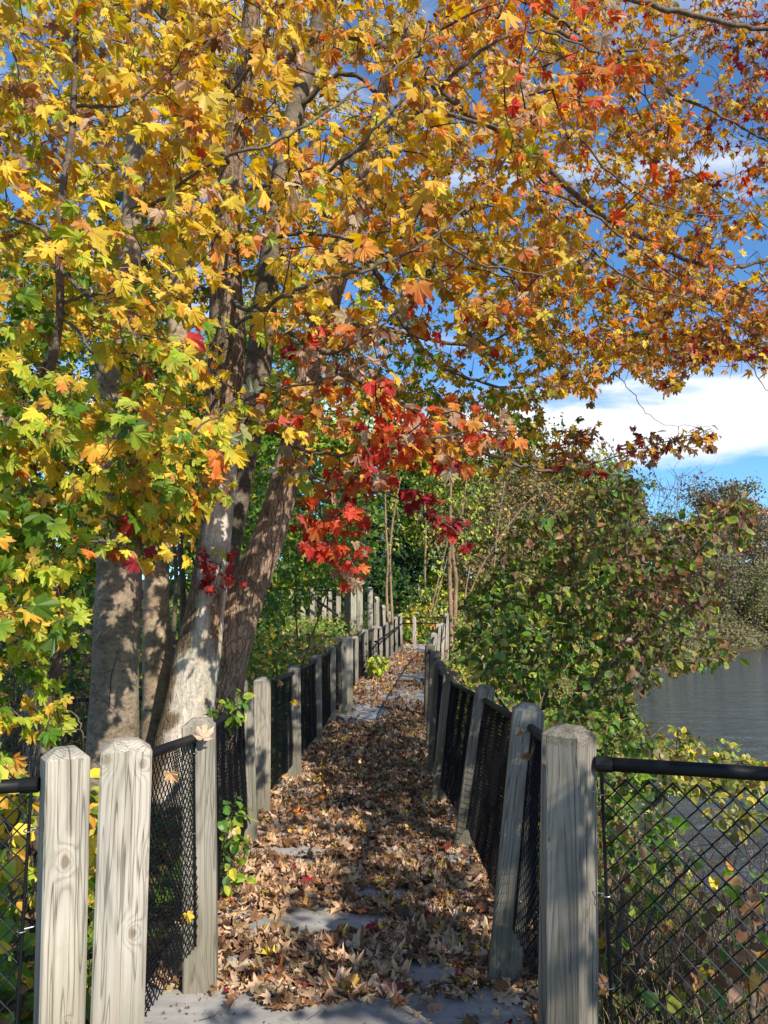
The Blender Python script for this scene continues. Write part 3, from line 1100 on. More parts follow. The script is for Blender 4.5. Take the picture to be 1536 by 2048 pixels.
for px_, py_, d_ in ((1043, 1640, 3.55), (1040, 1800, 3.55), (1047, 1462, 3.55)):
    tie_ring(rf, P(px_, py_, d_))
RES_R = res

# river side run from the near right post
sr = empty('chain_link_fence', (.65, 2.7, 0), 'black rail and diamond mesh panel in front of the river at lower right', 'fence')
pr1 = (P(1146, 2170, 2.74), P(1142, 1451, 2.72))
o = add_post(sr, pr1[0], pr1[1], R(-42), (.70, .68, .64), .93)
own_mat(o, M_wood_k3)
ra, rb = P(1193, 1527, 2.70), P(1720, 1560, 2.50)
rail(sr, ra, rb, .0225)
add_post(sr, rb + [.06, -.02, -1.1], rb + [.06, -.02, .12], R(-4), (.8, .8, .8))
low0 = P(1212, 2235, 2.70); low0[2] = -.12
low0[0] = ra[0] + .02
lowb = rb.copy(); lowb[2] = -.12
chain_panel('chain_link_mesh', low0, lowb, ra + [.02, 0, -.045], rb + [0, 0, -.045], sr, 6, .0038)
A = Acc(); A.tube([ra + [.012, -.012, -.02], low0 + [-.005, -.012, 0]], .0055, 8)
obj('tension_bar', A.mesh('tension_bar', M_vinyl), sr)
for z in (.93, .62, .35, .12):
    tie_ring(sr, (ra[0] + .012, ra[1] - .01, z), .014, (ra[0] - .03, ra[1] + .0, z + .006))

# left side run
sl = empty('chain_link_fence', (-1.05, 2.8, 0), 'black rail and mesh panel running off left of the pale knotty post', 'fence')
pl1 = (P(116, 2150, 2.60), P(131, 1494, 2.60))
o = add_post(sl, pl1[0], pl1[1], R(30), (1.16, 1.12, 1.04), .98)
own_mat(o, M_wood_k1)
ra, rb = P(76, 1569, 2.60), P(-260, 1590, 2.55)
rail(sl, ra, rb, .0215)
la = ra.copy(); la[2] = -.1
lb = rb.copy(); lb[2] = -.1
chain_panel('chain_link_mesh', lb, la + [-.02, 0, 0], rb + [0, 0, -.03], ra + [-.02, 0, -.03], sl, 5, .0034)
A = Acc(); A.tube([ra + [-.015, -.012, -.01], la + [-.015, -.012, 0]], .0055, 8)
obj('tension_bar', A.mesh('tension_bar', M_vinyl), sl)
add_post(sl, rb + [-.06, 0, -1.1], rb + [-.06, 0, .1], R(4), (.9, .9, .9))
for z in (.84, .55):
    tie_ring(sl, (ra[0] - .015, ra[1] - .012, z), .014, (ra[0] + .02, ra[1] + .01, z + .004))

# cross fence at the far end
ef = empty('chain_link_fence', (1.2, 28.2, 1.0), 'low rail fence crossing the far end of the path', 'fence')
e0 = posts_from_px([(829, 1292, 828, 1233, 28.2)], ef, 0.0, [lt])
for y_ in (1236, 1247, 1287):
    A = Acc(); A.tube([P(803, y_, 28.1), P(892, y_ - .5, 28.3)], .022, 8); obj('rail', A.mesh('rail', M_vinylrail, True), ef)
add_post(ef, P(895, 1300, 28.3), P(894, 1228, 28.3), 0.1, lt)

# side fence stub behind the big left post
bf = empty('chain_link_fence', (-1.4, 7.4, 0), 'fence stub with one mossy post half hidden behind the curved maple stem', 'fence')
sres = posts_from_px([(480, 1610, 478, 1357, 7.0), (340, 1640, 338, 1372, 7.3), (60, 1650, 62, 1380, 7.4), (-150, 1650, -150, 1380, 7.5)], bf, 0.1, [md, md, md, md])
link_posts(sres, bf)

# terrace fences
tf = empty('chain_link_fence', (-.6, 19, 1.4), 'stepped pale post fence coming down from the grassy terrace above the path', 'fence')
tres = posts_from_px([(707, 1261, 707, 1172, 19.0), (719, 1261, 720, 1172, 19.05), (740, 1262, 740, 1174, 20.4), (753, 1272, 753, 1193, 21.4), (766, 1284, 766, 1210, 22.5), (780, 1294, 780, 1223, 23.6)],
                     tf, .1, [(1.15, 1.12, 1.0)] * 2 + [lt] * 4)
link_posts(tres, tf, [(1, 2), (2, 3), (3, 4), (4, 5)], drop=.12)
bp = empty('metal_post', (-.8, 18.2, .9), 'black square metal post below the red maple leaves', 'post')
A = Acc(); q0 = P(694.5, 1278, 18.2); q1 = P(694.5, 1150, 18.2)
A.box((q0 + q1) / 2, (.12, .12, (q1 - q0)[2])); obj('shaft', A.mesh('shaft', M_black), bp)
A = Acc(); A.box((q0 + [0, 0, .01]), (.2, .2, .03)); A.box(q1 + [0, 0, .012], (.14, .14, .02)); x_ = obj('base_plate', A.mesh('base_plate', M_black), bp); x_['kind'] = 'stuff'
uf = empty('chain_link_fence', (-3, 23, 1.6), 'pale post and mesh fence on the upper terrace, seen left of the black post', 'fence')
ures = posts_from_px([(560, 1250, 560, 1178, 23), (582, 1250, 582, 1178, 23), (606, 1250, 606, 1178, 23), (624, 1250, 625, 1178, 23), (648, 1250, 648, 1178, 23), (661, 1250, 661, 1178, 23.2), (677, 1250, 677, 1176, 23)],
                     uf, .1, [lt] * 7)
link_posts(ures, uf, drop=.15, mesh_r=.003)
A = Acc(); A.tube([P(632, 1200, 22.6), P(664, 1222, 22.6), P(692, 1244, 22.6)], .035, 8); obj('handrail', A.mesh('handrail', M_vinylrail, True), uf)
A = Acc(); A.tube([P(628, 1181, 22.8), P(696, 1181, 22.8)], .03, 8); obj('rail', A.mesh('rail', M_vinylrail, True), uf)
ff = empty('chain_link_fence', (1, 42, 2.9), 'distant pale post fence behind the ivy beyond the path end', 'fence')
fres = posts_from_px([(770, 1209, 770, 1168, 41), (788, 1209, 788, 1169, 42), (806, 1210, 806, 1171, 42), (822, 1208, 822, 1170, 42), (838, 1205, 838, 1167, 43)], ff, .1, [lt] * 5)
link_posts(fres, ff, drop=.15, mesh_r=.004)
tb = empty('retaining_timber', (-1.5, 18.5, 1.3), 'mossy timber edging along the grassy terrace behind the left fence', 'edging')
for a_, b_ in ((P(560, 1268, 18.6), P(640, 1268, 18.6)), (P(641, 1268, 18.6), P(728, 1267, 18.6))):
    A = Acc(); c_ = (a_ + b_) / 2; A.box(c_, (abs(b_[0] - a_[0]) - .01, .14, .14))
    o = obj('timber', A.mesh('timber', M_wood), tb); o.color = (.8, .78, .5, 1)

# ------------------------------------------------------------------ fallen leaves on the path
def path_leaves(n, y0, y1, rg, dens):
    Y = rg.uniform(y0, y1, n * 4)
    X = pathL(Y) - .08 + rg.uniform(0, 1, n * 4) * (pathR(Y) - pathL(Y) + .16)
    keep = rg.uniform(0, 1, len(Y)) < dens(X, Y)
    X, Y = X[keep][:n], Y[keep][:n]
    return X, Y


GAPS = [(P(575, 1672, 5.55), .20, .07), (P(640, 1795, 4.25), .26, .1), (P(860, 1900, 3.65), .10, .06), (P(345, 1985, 3.1), .26, .28),
        (P(700, 1990, 3.1), .26, .20), (P(480, 1880, 3.75), .10, .08), (P(960, 1950, 3.3), .14, .08), (P(760, 1745, 4.7), .16, .06), (P(620, 2030, 2.95), .1, .1),
        (P(560, 1965, 3.25), .07, .06), (P(880, 1990, 3.0), .16, .12), (P(715, 1402, 12.6), .35, .5), (P(1030, 2000, 3.0), .12, .14)]


def gapf(X, Y):
    m = np.zeros(len(X))
    for g_, rx, ry in GAPS:
        rx, ry = rx * 1.5, ry * 1.75
        dd = ((X - g_[0]) / rx) ** 2 + ((Y - g_[1]) / ry) ** 2 + (fbm(X * 9, Y * 9) - .5) * 1.3
        m = np.maximum(m, 1 - ss(.7, 1.15, dd))
    return m


def dens_near(X, Y):
    d = .18 + .82 * ss(.34, .5, fbm(X * 2.3 + 4, Y * 2.3)) * 1.0
    d = np.where(Y > 4.4, np.maximum(d, .42), d)
    d = d * (1 - .995 * gapf(X, Y))
    d = np.where((Y < 3.35) & (X < -.42), d * .06, d)
    d = np.where(Y < 3.15, d * .5, d)
    return d


def dens_far(X, Y):
    c = (X - pathL(Y)) / (pathR(Y) - pathL(Y))
    d = ss(.40, .62, fbm(X * 1.6, Y * .9 + 9) + .22 * (1 - c) * ss(11, 14, Y))
    return d * (1 - .9 * gapf(X, Y)) * np.where(Y > 24.5, .35, 1)


rg = np.random.default_rng(11)
DRYC = [(768, 2000, dict(tan=.32, umber=.22, pale=.2, rose=.12, brown=.10, orange=.012, gold=.02, dark=.18, yellow=.012, crimson=.008))]
FARC = [(768, 2000, dict(tan=.22, umber=.22, rose=.22, brown=.28, redor=.05, gold=.03, dark=.08))]
chunks = []
for (n, y0, y1, T, cset, dn, size) in ((5600, 2.0, 5.2, T_dryhi, DRYC, dens_near, .047), (8000, 5.2, 12.8, T_drymid, DRYC, dens_near, .048), (3300, 12.0, 28.0, T_drylo, FARC, dens_far, .060)):
    X, Y = path_leaves(n, y0, y1, rg, dn)
    n = len(X)
    local = fbm(X * 5, Y * 5)
    Z = pathz(Y) + .006 + rg.uniform(0, 1, n) ** 1.5 * .028 * (.3 + local)
    # drift against the fences
    side = np.minimum(X - pathL(Y), pathR(Y) - X)
    Z += .03 * np.exp(-np.clip(side, 0, 1) / .12) * rg.uniform(0, 1, n)
    tip = np.stack([rg.normal(0, 1, n), rg.normal(0, 1, n), rg.normal(0, .26, n)], -1)
    up_ = np.stack([rg.normal(0, .36, n), rg.normal(0, .36, n), np.where(rg.uniform(0, 1, n) < .6, 1, -1)], -1)
    Rm = frames(tip, up_)
    sc = size * np.clip(np.exp(rg.normal(-.05, .33, n)), .35, 1.6)
    Ac, Bc = colours(np.full(n, 768.), np.full(n, 2000.), cset, rg, None, .35)
    chunks.append((T, np.stack([X, Y, Z], -1), Rm, sc, Ac, Bc))
T, pos, Rm, sc, Ac, Bc = chunks[0]
pxx, pyy = proj(pos)
vis = (pyy < 2060) & (pyy > 0)
rank = np.where(vis, -pos[:, 2] * 8 + pos[:, 1], 1e9)
ids = np.argsort(rank)[:300]
leaf_objects('leaf', T, pos[ids], Rm[ids], sc[ids], Ac[ids], Bc[ids], M_dry, path, rg)
rest = np.setdiff1d(np.arange(len(pos)), ids)
A = Acc()
place(A, T, pos[rest], Rm[rest], sc[rest], Ac[rest], Bc[rest], rg)
for T, pos, Rm, sc, Ac, Bc in chunks[1:]:
    place(A, T, pos, Rm, sc, Ac, Bc, rg)
n = 6500
Y = rg.uniform(2.2, 12, n) ** 1.0; X = pathL(Y) + rg.uniform(0, 1, n) * (pathR(Y) - pathL(Y))
edge_ = np.exp(-np.minimum(X - pathL(Y), pathR(Y) - X) / .15)
kk = rg.uniform(0, 1, n) < .35 + .65 * edge_
X, Y = X[kk], Y[kk]; n = len(X)
Ac, Bc = colours(np.full(n, 768.), np.full(n, 2000.), [(768, 2000, dict(umber=.4, dark=.35, tan=.2, brown=.1))], rg, None, .35)
place(A, T_drylo, np.stack([X, Y, pathz(Y) + .004], -1), frames(rg.normal(0, 1, (n, 3)) * [1, 1, .15], rg.normal(0, .25, (n, 3)) + [0, 0, 1]), rg.uniform(.003, .014, n), Ac, Bc, rg)
for k_ in range(90):
    y_ = rg.uniform(2.7, 9); x_ = pathL(y_) + rg.uniform(0, 1) * (pathR(y_) - pathL(y_)); an = rg.uniform(0, 6.28); l_ = rg.uniform(.03, .12)
    p_ = np.array([x_, y_, float(pathz(y_)) + .008]); d_ = np.array([math.cos(an), math.sin(an), 0]) * l_
    A.tube(smooth_path([p_, p_ + d_ * .5 + rg.normal(0, .008, 3) * [1, 1, .3], p_ + d_], 3), .0013, 3, (.10, .06, .04), cap=False)
o = obj('leaf_litter', A.mesh('leaf_litter', M_dry), path); o['kind'] = 'stuff'

# ------------------------------------------------------------------ trees
def stem(px, parent, name='trunk', mat=None, sides=20, base_c=(.20, .165, .125), lump=.03, d0=5.0, dlean=0.0, k=8, cfun=None, seed=1):
    """px: list of (x, y, width px, [distance]) from foot to tip"""
    a = np.array([(q[0], q[1], q[2], q[3] if len(q) > 3 else d0) for q in px], float)
    s = smooth_path(a, k)
    pts = P(s[:, 0], s[:, 1], s[:, 3])
    r = s[:, 2] / 2 * s[:, 3] / FPX
    n = len(pts)
    q = np.random.default_rng(seed)
    C = np.ones((n, sides, 3)) * np.array(base_c)
    th = np.linspace(0, 2 * np.pi, sides, endpoint=False)
    nz = fbm(np.arange(n)[:, None] * .35 + seed, np.cos(th)[None] * 1.3 + np.sin(th)[None] * .7 + 5)
    C *= (.75 + .5 * nz)[..., None]
    if cfun is not None: C = cfun(C, pts, th, nz)
    A = Acc()
    A.tube(pts, r, sides, C, lump=lump, seed=seed)
    o = obj(name, A.mesh(name, mat or M_bark, True), parent)
    return pts, o


BARK = (.17, .135, .10)
big = empty('maple_tree', tuple(P(400, 1560, 5.0)), 'large multi stemmed autumn maple with one stripped pale trunk, arching over the path', 'tree')
big.location.z = -.2


def stripped(C, pts, th, nz):
    # bare weathered wood on the side away from the bark strip, low on the stem
    z = pts[:, 2]
    # tube frame: angle measured from cross(T, ref)
    for j, t in enumerate(th):
        face = np.cos(t - STRIP_A)
        m = ss(.0, .3, face + (nz[:, j] - .5) * 1.2) * ss(2.75, 2.3, z + (nz[:, j] - .5) * .6)
        bare = np.array([.58, .50, .43]) * (.8 + .5 * nz[:, j])[:, None]
        tan_ = np.array([.33, .20, .12]) * np.ones((len(z), 1))
        k2 = ss(.62, .75, fbm(z * 2.2 + j * .05, np.full(len(z), j * .35)))[:, None]
        b2 = bare * (1 - k2) + tan_ * k2
        C[:, j] = C[:, j] * (1 - m[:, None]) + b2 * m[:, None]
    return C


STRIP_A = R(145)
sk = Skel()
pA, _ = stem([(352, 1600, 118), (368, 1480, 102), (383, 1380, 94), (400, 1280, 88), (418, 1170, 74), (430, 1080, 66), (438, 980, 64), (444, 880, 68), (452, 760, 76), (455, 660, 78), (452, 560, 70),
           (455, 450, 60, 4.95), (465, 330, 52, 4.9), (480, 200, 48, 4.85), (500, 60, 40, 4.8), (515, -120, 34, 4.7), (540, -400, 22, 4.5)], big, mat=M_barkrough, sides=28, d0=5.0, cfun=stripped, seed=3, base_c=(.25, .175, .115))
pB, _ = stem([(410, 1570, 96), (432, 1450, 88), (447, 1340, 88), (475, 1230, 84), (515, 1130, 72), (545, 1050, 66), (570, 960, 60), (592, 870, 54), (614, 770, 52), (640, 660, 48), (672, 560, 46), (705, 450, 42),
           (735, 330, 40), (757, 230, 36), (790, 110, 30, 5.1), (830, 0, 27, 5.0), (880, -160, 20, 4.8), (960, -420, 12, 4.4)], big, mat=M_barkrough, sides=24, d0=5.2, seed=5, base_c=(.34, .235, .16))
pC, _ = stem([(432, 1350, 50), (450, 1150, 50), (480, 960, 54), (505, 820, 54), (522, 690, 54), (533, 590, 50), (547, 470, 48), (560, 360, 44), (588, 230, 42), (620, 110, 36), (650, -20, 30), (690, -250, 20)], big, sides=16, d0=5.5, seed=6, base_c=BARK)
for s_ in (pA, pB, pC): sk.limb(s_[20:])


def limb(pts, r0, r1, tree, skel, name='branch', sides=7, C=(.15, .12, .095)):
    a = np.array(pts, float)
    s = smooth_path(a, 7)
    w = P(s[:, 0], s[:, 1], s[:, 2])
    w += rng.normal(0, .006, w.shape)
    A = Acc(); A.tube(w, np.linspace(r0, r1, len(w)), sides, C, lump=.04, seed=int(pts[0][0]))
    obj(name, A.mesh(name, M_bark, True), tree)
    skel.limb(w)
    return w


# main arching limbs (x px, y px, distance)
LIMBS = [
    ([(560, 130, 5.4), (640, 70, 5.2), (720, 75, 5.2), (810, 115, 5.3), (880, 180, 5.4), (960, 240, 5.5), (1050, 290, 5.6), (1130, 370, 5.7), (1200, 430, 5.8), (1290, 480, 5.9), (1380, 520, 6.0), (1460, 535, 6.0), (1560, 515, 6.0), (1750, 470, 5.9), (2000, 430, 5.6)], .036, .010),
    ([(755, 240, 5.1), (800, 130, 5.3), (880, 220, 5.3), (1000, 260, 5.2), (1060, 330, 5.2), (1120, 390, 5.3), (1200, 440, 5.4), (1290, 510, 5.6), (1400, 590, 5.8), (1480, 650, 6), (1560, 760, 6)], .02, .004),
    ([(900, -160, 4.9), (1100, -60, 4.8), (1240, -10, 4.8), (1340, 20, 4.8), (1450, 45, 4.8), (1560, 60, 4.8), (1800, 60, 4.6), (2200, 40, 4.4), (2600, 20, 4.2)], .023, .010),
    ([(870, 30, 5.2), (960, -20, 5.2), (1070, 10, 5.2), (1200, 90, 5.4), (1270, 100, 5.5), (1390, 60, 5.6), (1536, 20, 5.8)], .02, .006),
    ([(1100, 60, 5.3), (1230, 110, 5.3), (1330, 180, 5.4), (1440, 230, 5.5), (1560, 290, 5.6), (1800, 330, 5.6)], .016, .006),
    ([(1230, 110, 5.4), (1290, 250, 5.6), (1370, 330, 5.7), (1450, 400, 5.8), (1560, 470, 5.9)], .010, .004),
    ([(705, 450, 5.2), (760, 560, 5.4), (810, 650, 5.5), (860, 710, 5.6), (930, 755, 5.7), (1010, 775, 5.8), (1080, 768, 5.8), (1140, 745, 5.8)], .024, .006),
    ([(640, 660, 5.2), (720, 650, 5.5), (800, 665, 5.8), (880, 682, 6.0), (960, 690, 6.1), (1050, 650, 6.2), (1180, 600, 6.3)], .024, .007),
    ([(614, 780, 5.2), (700, 760, 5.2), (790, 800, 5.3), (870, 850, 5.4), (960, 900, 5.5), (1040, 930, 5.6), (1110, 942, 5.7), (1190, 925, 5.8), (1290, 895, 5.9), (1420, 858, 6.0)], .020, .0035),
    ([(1185, 620, 5.6), (1210, 680, 5.6), (1235, 745, 5.6), (1280, 810, 5.6), (1330, 850, 5.6), (1430, 850, 5.6)], .005, .0015),
    ([(1180, 430, 5.6), (1160, 520, 5.6), (1120, 640, 5.6), (1100, 700, 5.6)], .008, .003),
    ([(1460, 600, 5.9), (1480, 690, 5.9), (1520, 760, 5.9), (1560, 820, 5.9)], .006, .002),
    ([(590, 220, 5.5), (680, 150, 5.3), (760, 190, 5.2), (850, 330, 5.2), (930, 420, 5.2), (980, 520, 5.3), (1050, 560, 5.4)], .022, .006),
    ([(450, 500, 4.95), (560, 470, 4.8), (700, 480, 4.7), (830, 540, 4.7), (900, 530, 4.8), (1040, 560, 5.0)], .018, .004),
    ([(460, 400, 4.95), (560, 380, 4.5), (700, 310, 4.2), (840, 220, 4.0), (960, 100, 3.9), (1080, 60, 3.9), (1200, 110, 4.0)], .02, .005),
    ([(455, 600, 5.0), (540, 640, 4.3), (640, 700, 4.0), (700, 690, 3.8), (800, 620, 3.8)], .018, .004),
    ([(445, 800, 5.0), (400, 760, 4.4), (300, 720, 4.0), (200, 700, 3.8)], .015, .005),
    ([(440, 900, 5.0), (520, 860, 4.3), (620, 905, 4.0), (760, 900, 3.9), (900, 870, 3.9), (1000, 845, 3.9)], .014, .003),
    ([(575, 930, 5.2), (640, 960, 4.6), (720, 960, 4.3), (800, 1000, 4.3), (860, 1030, 4.3), (930, 1075, 4.3)], .009, .002),
    ([(600, 850, 5.2), (620, 930, 4.6), (640, 1020, 4.3), (680, 1090, 4.2), (720, 1150, 4.2)], .009, .002),
    ([(480, 200, 4.85), (400, 100, 4.3), (330, 40, 4.0), (250, -60, 3.8)], .02, .006),
    ([(465, 330, 4.9), (420, 260, 4.2), (520, 100, 3.8), (560, -20, 3.6)], .015, .004),
]
LIMBS += [
    ([(300, 420, 3.6), (420, 330, 3.1), (560, 280, 3.0), (690, 200, 3.0), (800, 130, 3.1), (880, 60, 3.2)], .009, .003),
    ([(455, 660, 4.8), (540, 610, 3.6), (640, 560, 3.2), (760, 530, 3.2), (900, 450, 3.3), (1010, 320, 3.4), (1080, 270, 3.5)], .011, .003),
    ([(500, 380, 4.6), (640, 350, 3.6), (760, 250, 3.3), (860, 120, 3.3), (900, 0, 3.3)], .011, .004),
    ([(780, 480, 5.0), (860, 470, 4.0), (960, 530, 3.9), (1100, 540, 4.0), (1220, 470, 4.2)], .008, .003),
    ([(440, 950, 4.9), (520, 800, 4.0), (650, 760, 3.7), (760, 720, 3.7)], .008, .003),
    ([(1080, 120, 4.6), (1150, 260, 4.6), (1260, 380, 4.8), (1400, 430, 5.0), (1540, 420, 5.2)], .009, .003),
    ([(1000, 260, 5.2), (1100, 420, 5.0), (1260, 560, 5.1), (1380, 600, 5.2), (1540, 690, 5.4)], .010, .003)]
for p_, r0_, r1_ in LIMBS:
    limb(p_, r0_, r1_, big, sk)

# near layer of the big maple
rg = np.random.default_rng(21)
CT_A = [(100, 200, dict(yellow=.45, gold=.18, lime=.18, brown=.08, orange=.07, pale=.05)), (100, 450, dict(yellow=.5, gold=.12, lime=.22, orange=.1)),
        (250, 650, dict(yellow=.5, lime=.32, gold=.1, orange=.05)), (80, 850, dict(yellow=.28, lime=.36, green=.34)), (60, 1050, dict(yellow=.22, lime=.34, green=.42)), (60, 700, dict(yellow=.4, lime=.36, green=.2)), (250, 900, dict(yellow=.28, lime=.36, green=.28, orange=.05)),
        (100, 1250, dict(green=.36, lime=.34, yellow=.28)), (350, 800, dict(yellow=.42, lime=.34, gold=.1, orange=.06, green=.06)), (200, 1000, dict(yellow=.3, lime=.34, orange=.06, green=.28)),
        (350, 1000, dict(yellow=.3, lime=.36, orange=.1, green=.22)), (480, 100, dict(gold=.35, yellow=.36, orange=.07, brown=.12, pale=.08)),
        (500, 400, dict(gold=.36, yellow=.32, orange=.12, pale=.1, lime=.1)), (600, 560, dict(gold=.36, orange=.2, yellow=.32, lime=.08)),
        (700, 720, dict(orange=.30, pale=.28, red=.08, gold=.24, brown=.06)), (620, 880, dict(orange=.26, redor=.12, yellow=.25, lime=.18, silver=.1, gold=.1)),
        (500, 900, dict(yellow=.4, lime=.3, orange=.15, silver=.08)), (650, 1080, dict(red=.45, redor=.4, orange=.1, rose=.08)), (700, 1150, dict(red=.5, redor=.3, rose=.2)),
        (870, 1030, dict(crimson=.7, red=.3)), (950, 880, dict(red=.2, pale=.3, redor=.2, orange=.24, gold=.08)), (800, 850, dict(red=.22, redor=.24, orange=.24, gold=.16, pale=.12)), (430, 1180, dict(crimson=.4, red=.6)),
        (850, 300, dict(gold=.4, orange=.26, olive=.12, yellow=.18, lime=.04)), (1150, 150, dict(redor=.2, orange=.34, pale=.2, gold=.26)),
        (1000, 500, dict(gold=.42, orange=.32, yellow=.14, olive=.1)), (1300, 300, dict(redor=.26, orange=.42, gold=.2, rose=.12)), (850, 100, dict(gold=.4, orange=.35, yellow=.2))]
CT_B = [(300, 200, dict(gold=.35, olive=.2, yellow=.35, lime=.08)), (600, 300, dict(gold=.34, olive=.26, yellow=.25, lime=.08)), (1000, 250, dict(gold=.38, olive=.22, orange=.24, brown=.06, yellow=.1)),
        (1000, 600, dict(olive=.22, gold=.42, lime=.08, orange=.22, yellow=.08)), (1300, 300, dict(orange=.36, brown=.14, gold=.34, olive=.12, redor=.04)), (1500, 250, dict(crimson=.2, brown=.3, orange=.25, gold=.25)),
        (1450, 550, dict(orange=.4, brown=.16, gold=.34, redor=.04)), (1450, 700, dict(orange=.28, brown=.26, gold=.36, crimson=.06)), (1200, 700, dict(gold=.36, orange=.36, olive=.14, yellow=.12)),
        (900, 780, dict(green=.3, olive=.35, gold=.25, orange=.08)), (750, 850, dict(green=.5, olive=.3, gold=.1)), (600, 600, dict(gold=.3, olive=.4, green=.2)), (1250, 900, dict(orange=.22, brown=.42, crimson=.16, gold=.18)), (1000, 900, dict(olive=.4, green=.3, gold=.2, orange=.1))]

skA = Skel(); skA.pts = sk.pts.copy()
tg = [sample_poly([(330, -120), (1250, -120), (1230, 240), (1080, 300), (900, 420), (800, 600), (620, 640), (430, 640), (330, 400)], 390, rg, 3.1, 4.8),
      sample_poly([(1050, 0), (1300, 0), (1420, 260), (1430, 380), (1330, 380), (1000, 300)], 26, rg, 3.9, 4.6),
      sample_poly([(400, 640), (760, 600), (800, 700), (760, 800), (640, 800), (420, 960), (330, 960)], 110, rg, 3.5, 4.4),
      sample_poly([(560, 820), (760, 790), (1040, 830), (1030, 910), (900, 930), (700, 960), (560, 960)], 90, rg, 3.6, 4.3),
      sample_poly([(560, 960), (720, 940), (745, 1160), (690, 1165), (600, 1060)], 40, rg, 3.9, 4.4),
      sample_poly([(760, 940), (850, 970), (950, 1080), (900, 1090), (800, 1030)], 14, rg, 4.2, 4.5),
      sample_poly([(395, 1120), (470, 1080), (475, 1190), (400, 1200)], 7, rg, 4.4, 4.7),
      sample_poly([(700, 400), (1100, 300), (1200, 560), (950, 720), (780, 640)], 130, rg, 4.2, 5.0)]
skA.grow(np.vstack(tg), rg, maxlen=2.5)
baseA, posA, dirA, gA = skA.leaves(rg, .062, .6)
RmA = leaf_frames(dirA, rg)
pxA, pyA = proj(posA)
colA, colB = colours(pxA, pyA, CT_A, rg, gA)
scA = .050 * np.clip(np.exp(rg.normal(0, .27, len(posA))), .5, 1.9)
# keep the view of the path, the sky window and the trunks open
def openings(px, py, rg_):
    k = np.ones(len(px), bool)
    k &= ~((px > 1045) & (py > 800))
    k &= ~((px > 955) & (py > 925))
    k &= ~((py > 1175))
    k &= ~inpoly(px, py, [(480, 640), (560, 640), (560, 760), (470, 800)]) | (rg_.uniform(0, 1, len(px)) < .35)
    k &= ~inpoly(px, py, [(415, 650), (500, 650), (500, 800), (415, 830)]) | (rg_.uniform(0, 1, len(px)) < .12)
    k &= ~inpoly(px, py, [(470, 940), (600, 960), (570, 1300), (380, 1300), (390, 1210), (480, 1190), (480, 1060), (400, 1060), (410, 960)]) | (rg_.uniform(0, 1, len(px)) < .1)
    k &= ~inpoly(px, py, [(740, 930), (1000, 930), (1000, 990), (960, 1060), (830, 960), (760, 940)]) | (rg_.uniform(0, 1, len(px)) < .2)
    k &= ~inpoly(px, py, [(730, 1040), (860, 1040), (880, 1300), (730, 1300)])
    return k


kA = openings(pxA, pyA, rg)
baseA, posA, RmA, colA, colB, scA, pxA, pyA = [v[kA] for v in (baseA, posA, RmA, colA, colB, scA, pxA, pyA)]
inview = (pxA > -20) & (pxA < 1556) & (pyA > -20)
score = np.where(inview, scA / posA[:, 1], -1)
ids = np.argsort(-score)[:300]
leaf_objects('leaf', T_hi, posA[ids], RmA[ids], scA[ids], colA[ids], colB[ids], M_leaf, big, rg)
rest = np.setdiff1d(np.arange(len(posA)), ids)
crown = Acc()
place(crown, T_hi, posA[rest], RmA[rest], scA[rest], colA[rest], colB[rest], rg)
pet = Acc(); petioles(pet, baseA, posA, RmA, scA)

# far layer and unseen crown foliage beyond the frame, shaped to cast shade
skB = Skel(); skB.pts = sk.pts.copy()
tg = [sample_poly([(1060, 560), (1560, 560), (1560, 735), (1400, 735), (1340, 785), (1230, 735), (1180, 800), (1080, 790)], 420, rg, 5.2, 7.4, .3, 80, 5),
      sample_poly([(420, -150), (1700, -150), (1700, 730), (1400, 735), (1340, 780), (1230, 730), (1180, 790), (1090, 780), (1000, 800), (760, 820), (560, 700), (430, 500)], 3000, rg, 5.0, 8.0, .33, 120, 3),
      sample_poly([(860, 180), (1300, 200), (1440, 420), (1400, 700), (1050, 700), (860, 560)], 620, rg, 5.4, 7.6),
      sample_poly([(700, 760), (1080, 790), (1090, 860), (1010, 960), (880, 945), (760, 940)], 260, rg, 5.4, 7.4),
      sample_poly([(1040, 840), (1180, 850), (1300, 870), (1430, 855), (1440, 900), (1300, 925), (1180, 950), (1040, 930)], 110, rg, 5.6, 6.6, .38, 60, 1),
      sample_poly([(0, -100), (500, -100), (450, 560), (300, 700), (100, 700), (-50, 500)], 160, rg, 5.2, 7.0, .45, 120, 9)]
skB.grow(np.vstack(tg), rg, maxlen=2.2, droop=.05)
baseB, posB, dirB, gB = skB.leaves(rg, .075, .65)
RmB = leaf_frames(dirB, rg)
pxB, pyB = proj(posB)
cB1, cB2 = colours(pxB, pyB, CT_B, rg, gB)
scB = .050 * rg.uniform(.7, 1.3, len(posB))
low = np.interp(pxB, [0, 700, 760, 1000, 1080, 1090, 1180, 1220, 1350, 1400, 1536, 1800], [700, 760, 950, 950, 900, 800, 815, 745, 795, 745, 745, 745])
bandm = inpoly(pxB, pyB, [(1030, 830), (1200, 845), (1300, 865), (1445, 840), (1450, 905), (1300, 935), (1180, 960), (1030, 950)])
kB = ((pyB < low + rg.normal(0, 14, len(pxB))) | bandm)
kB &= ~inpoly(pxB, pyB, [(415, 650), (545, 650), (545, 800), (415, 800)])
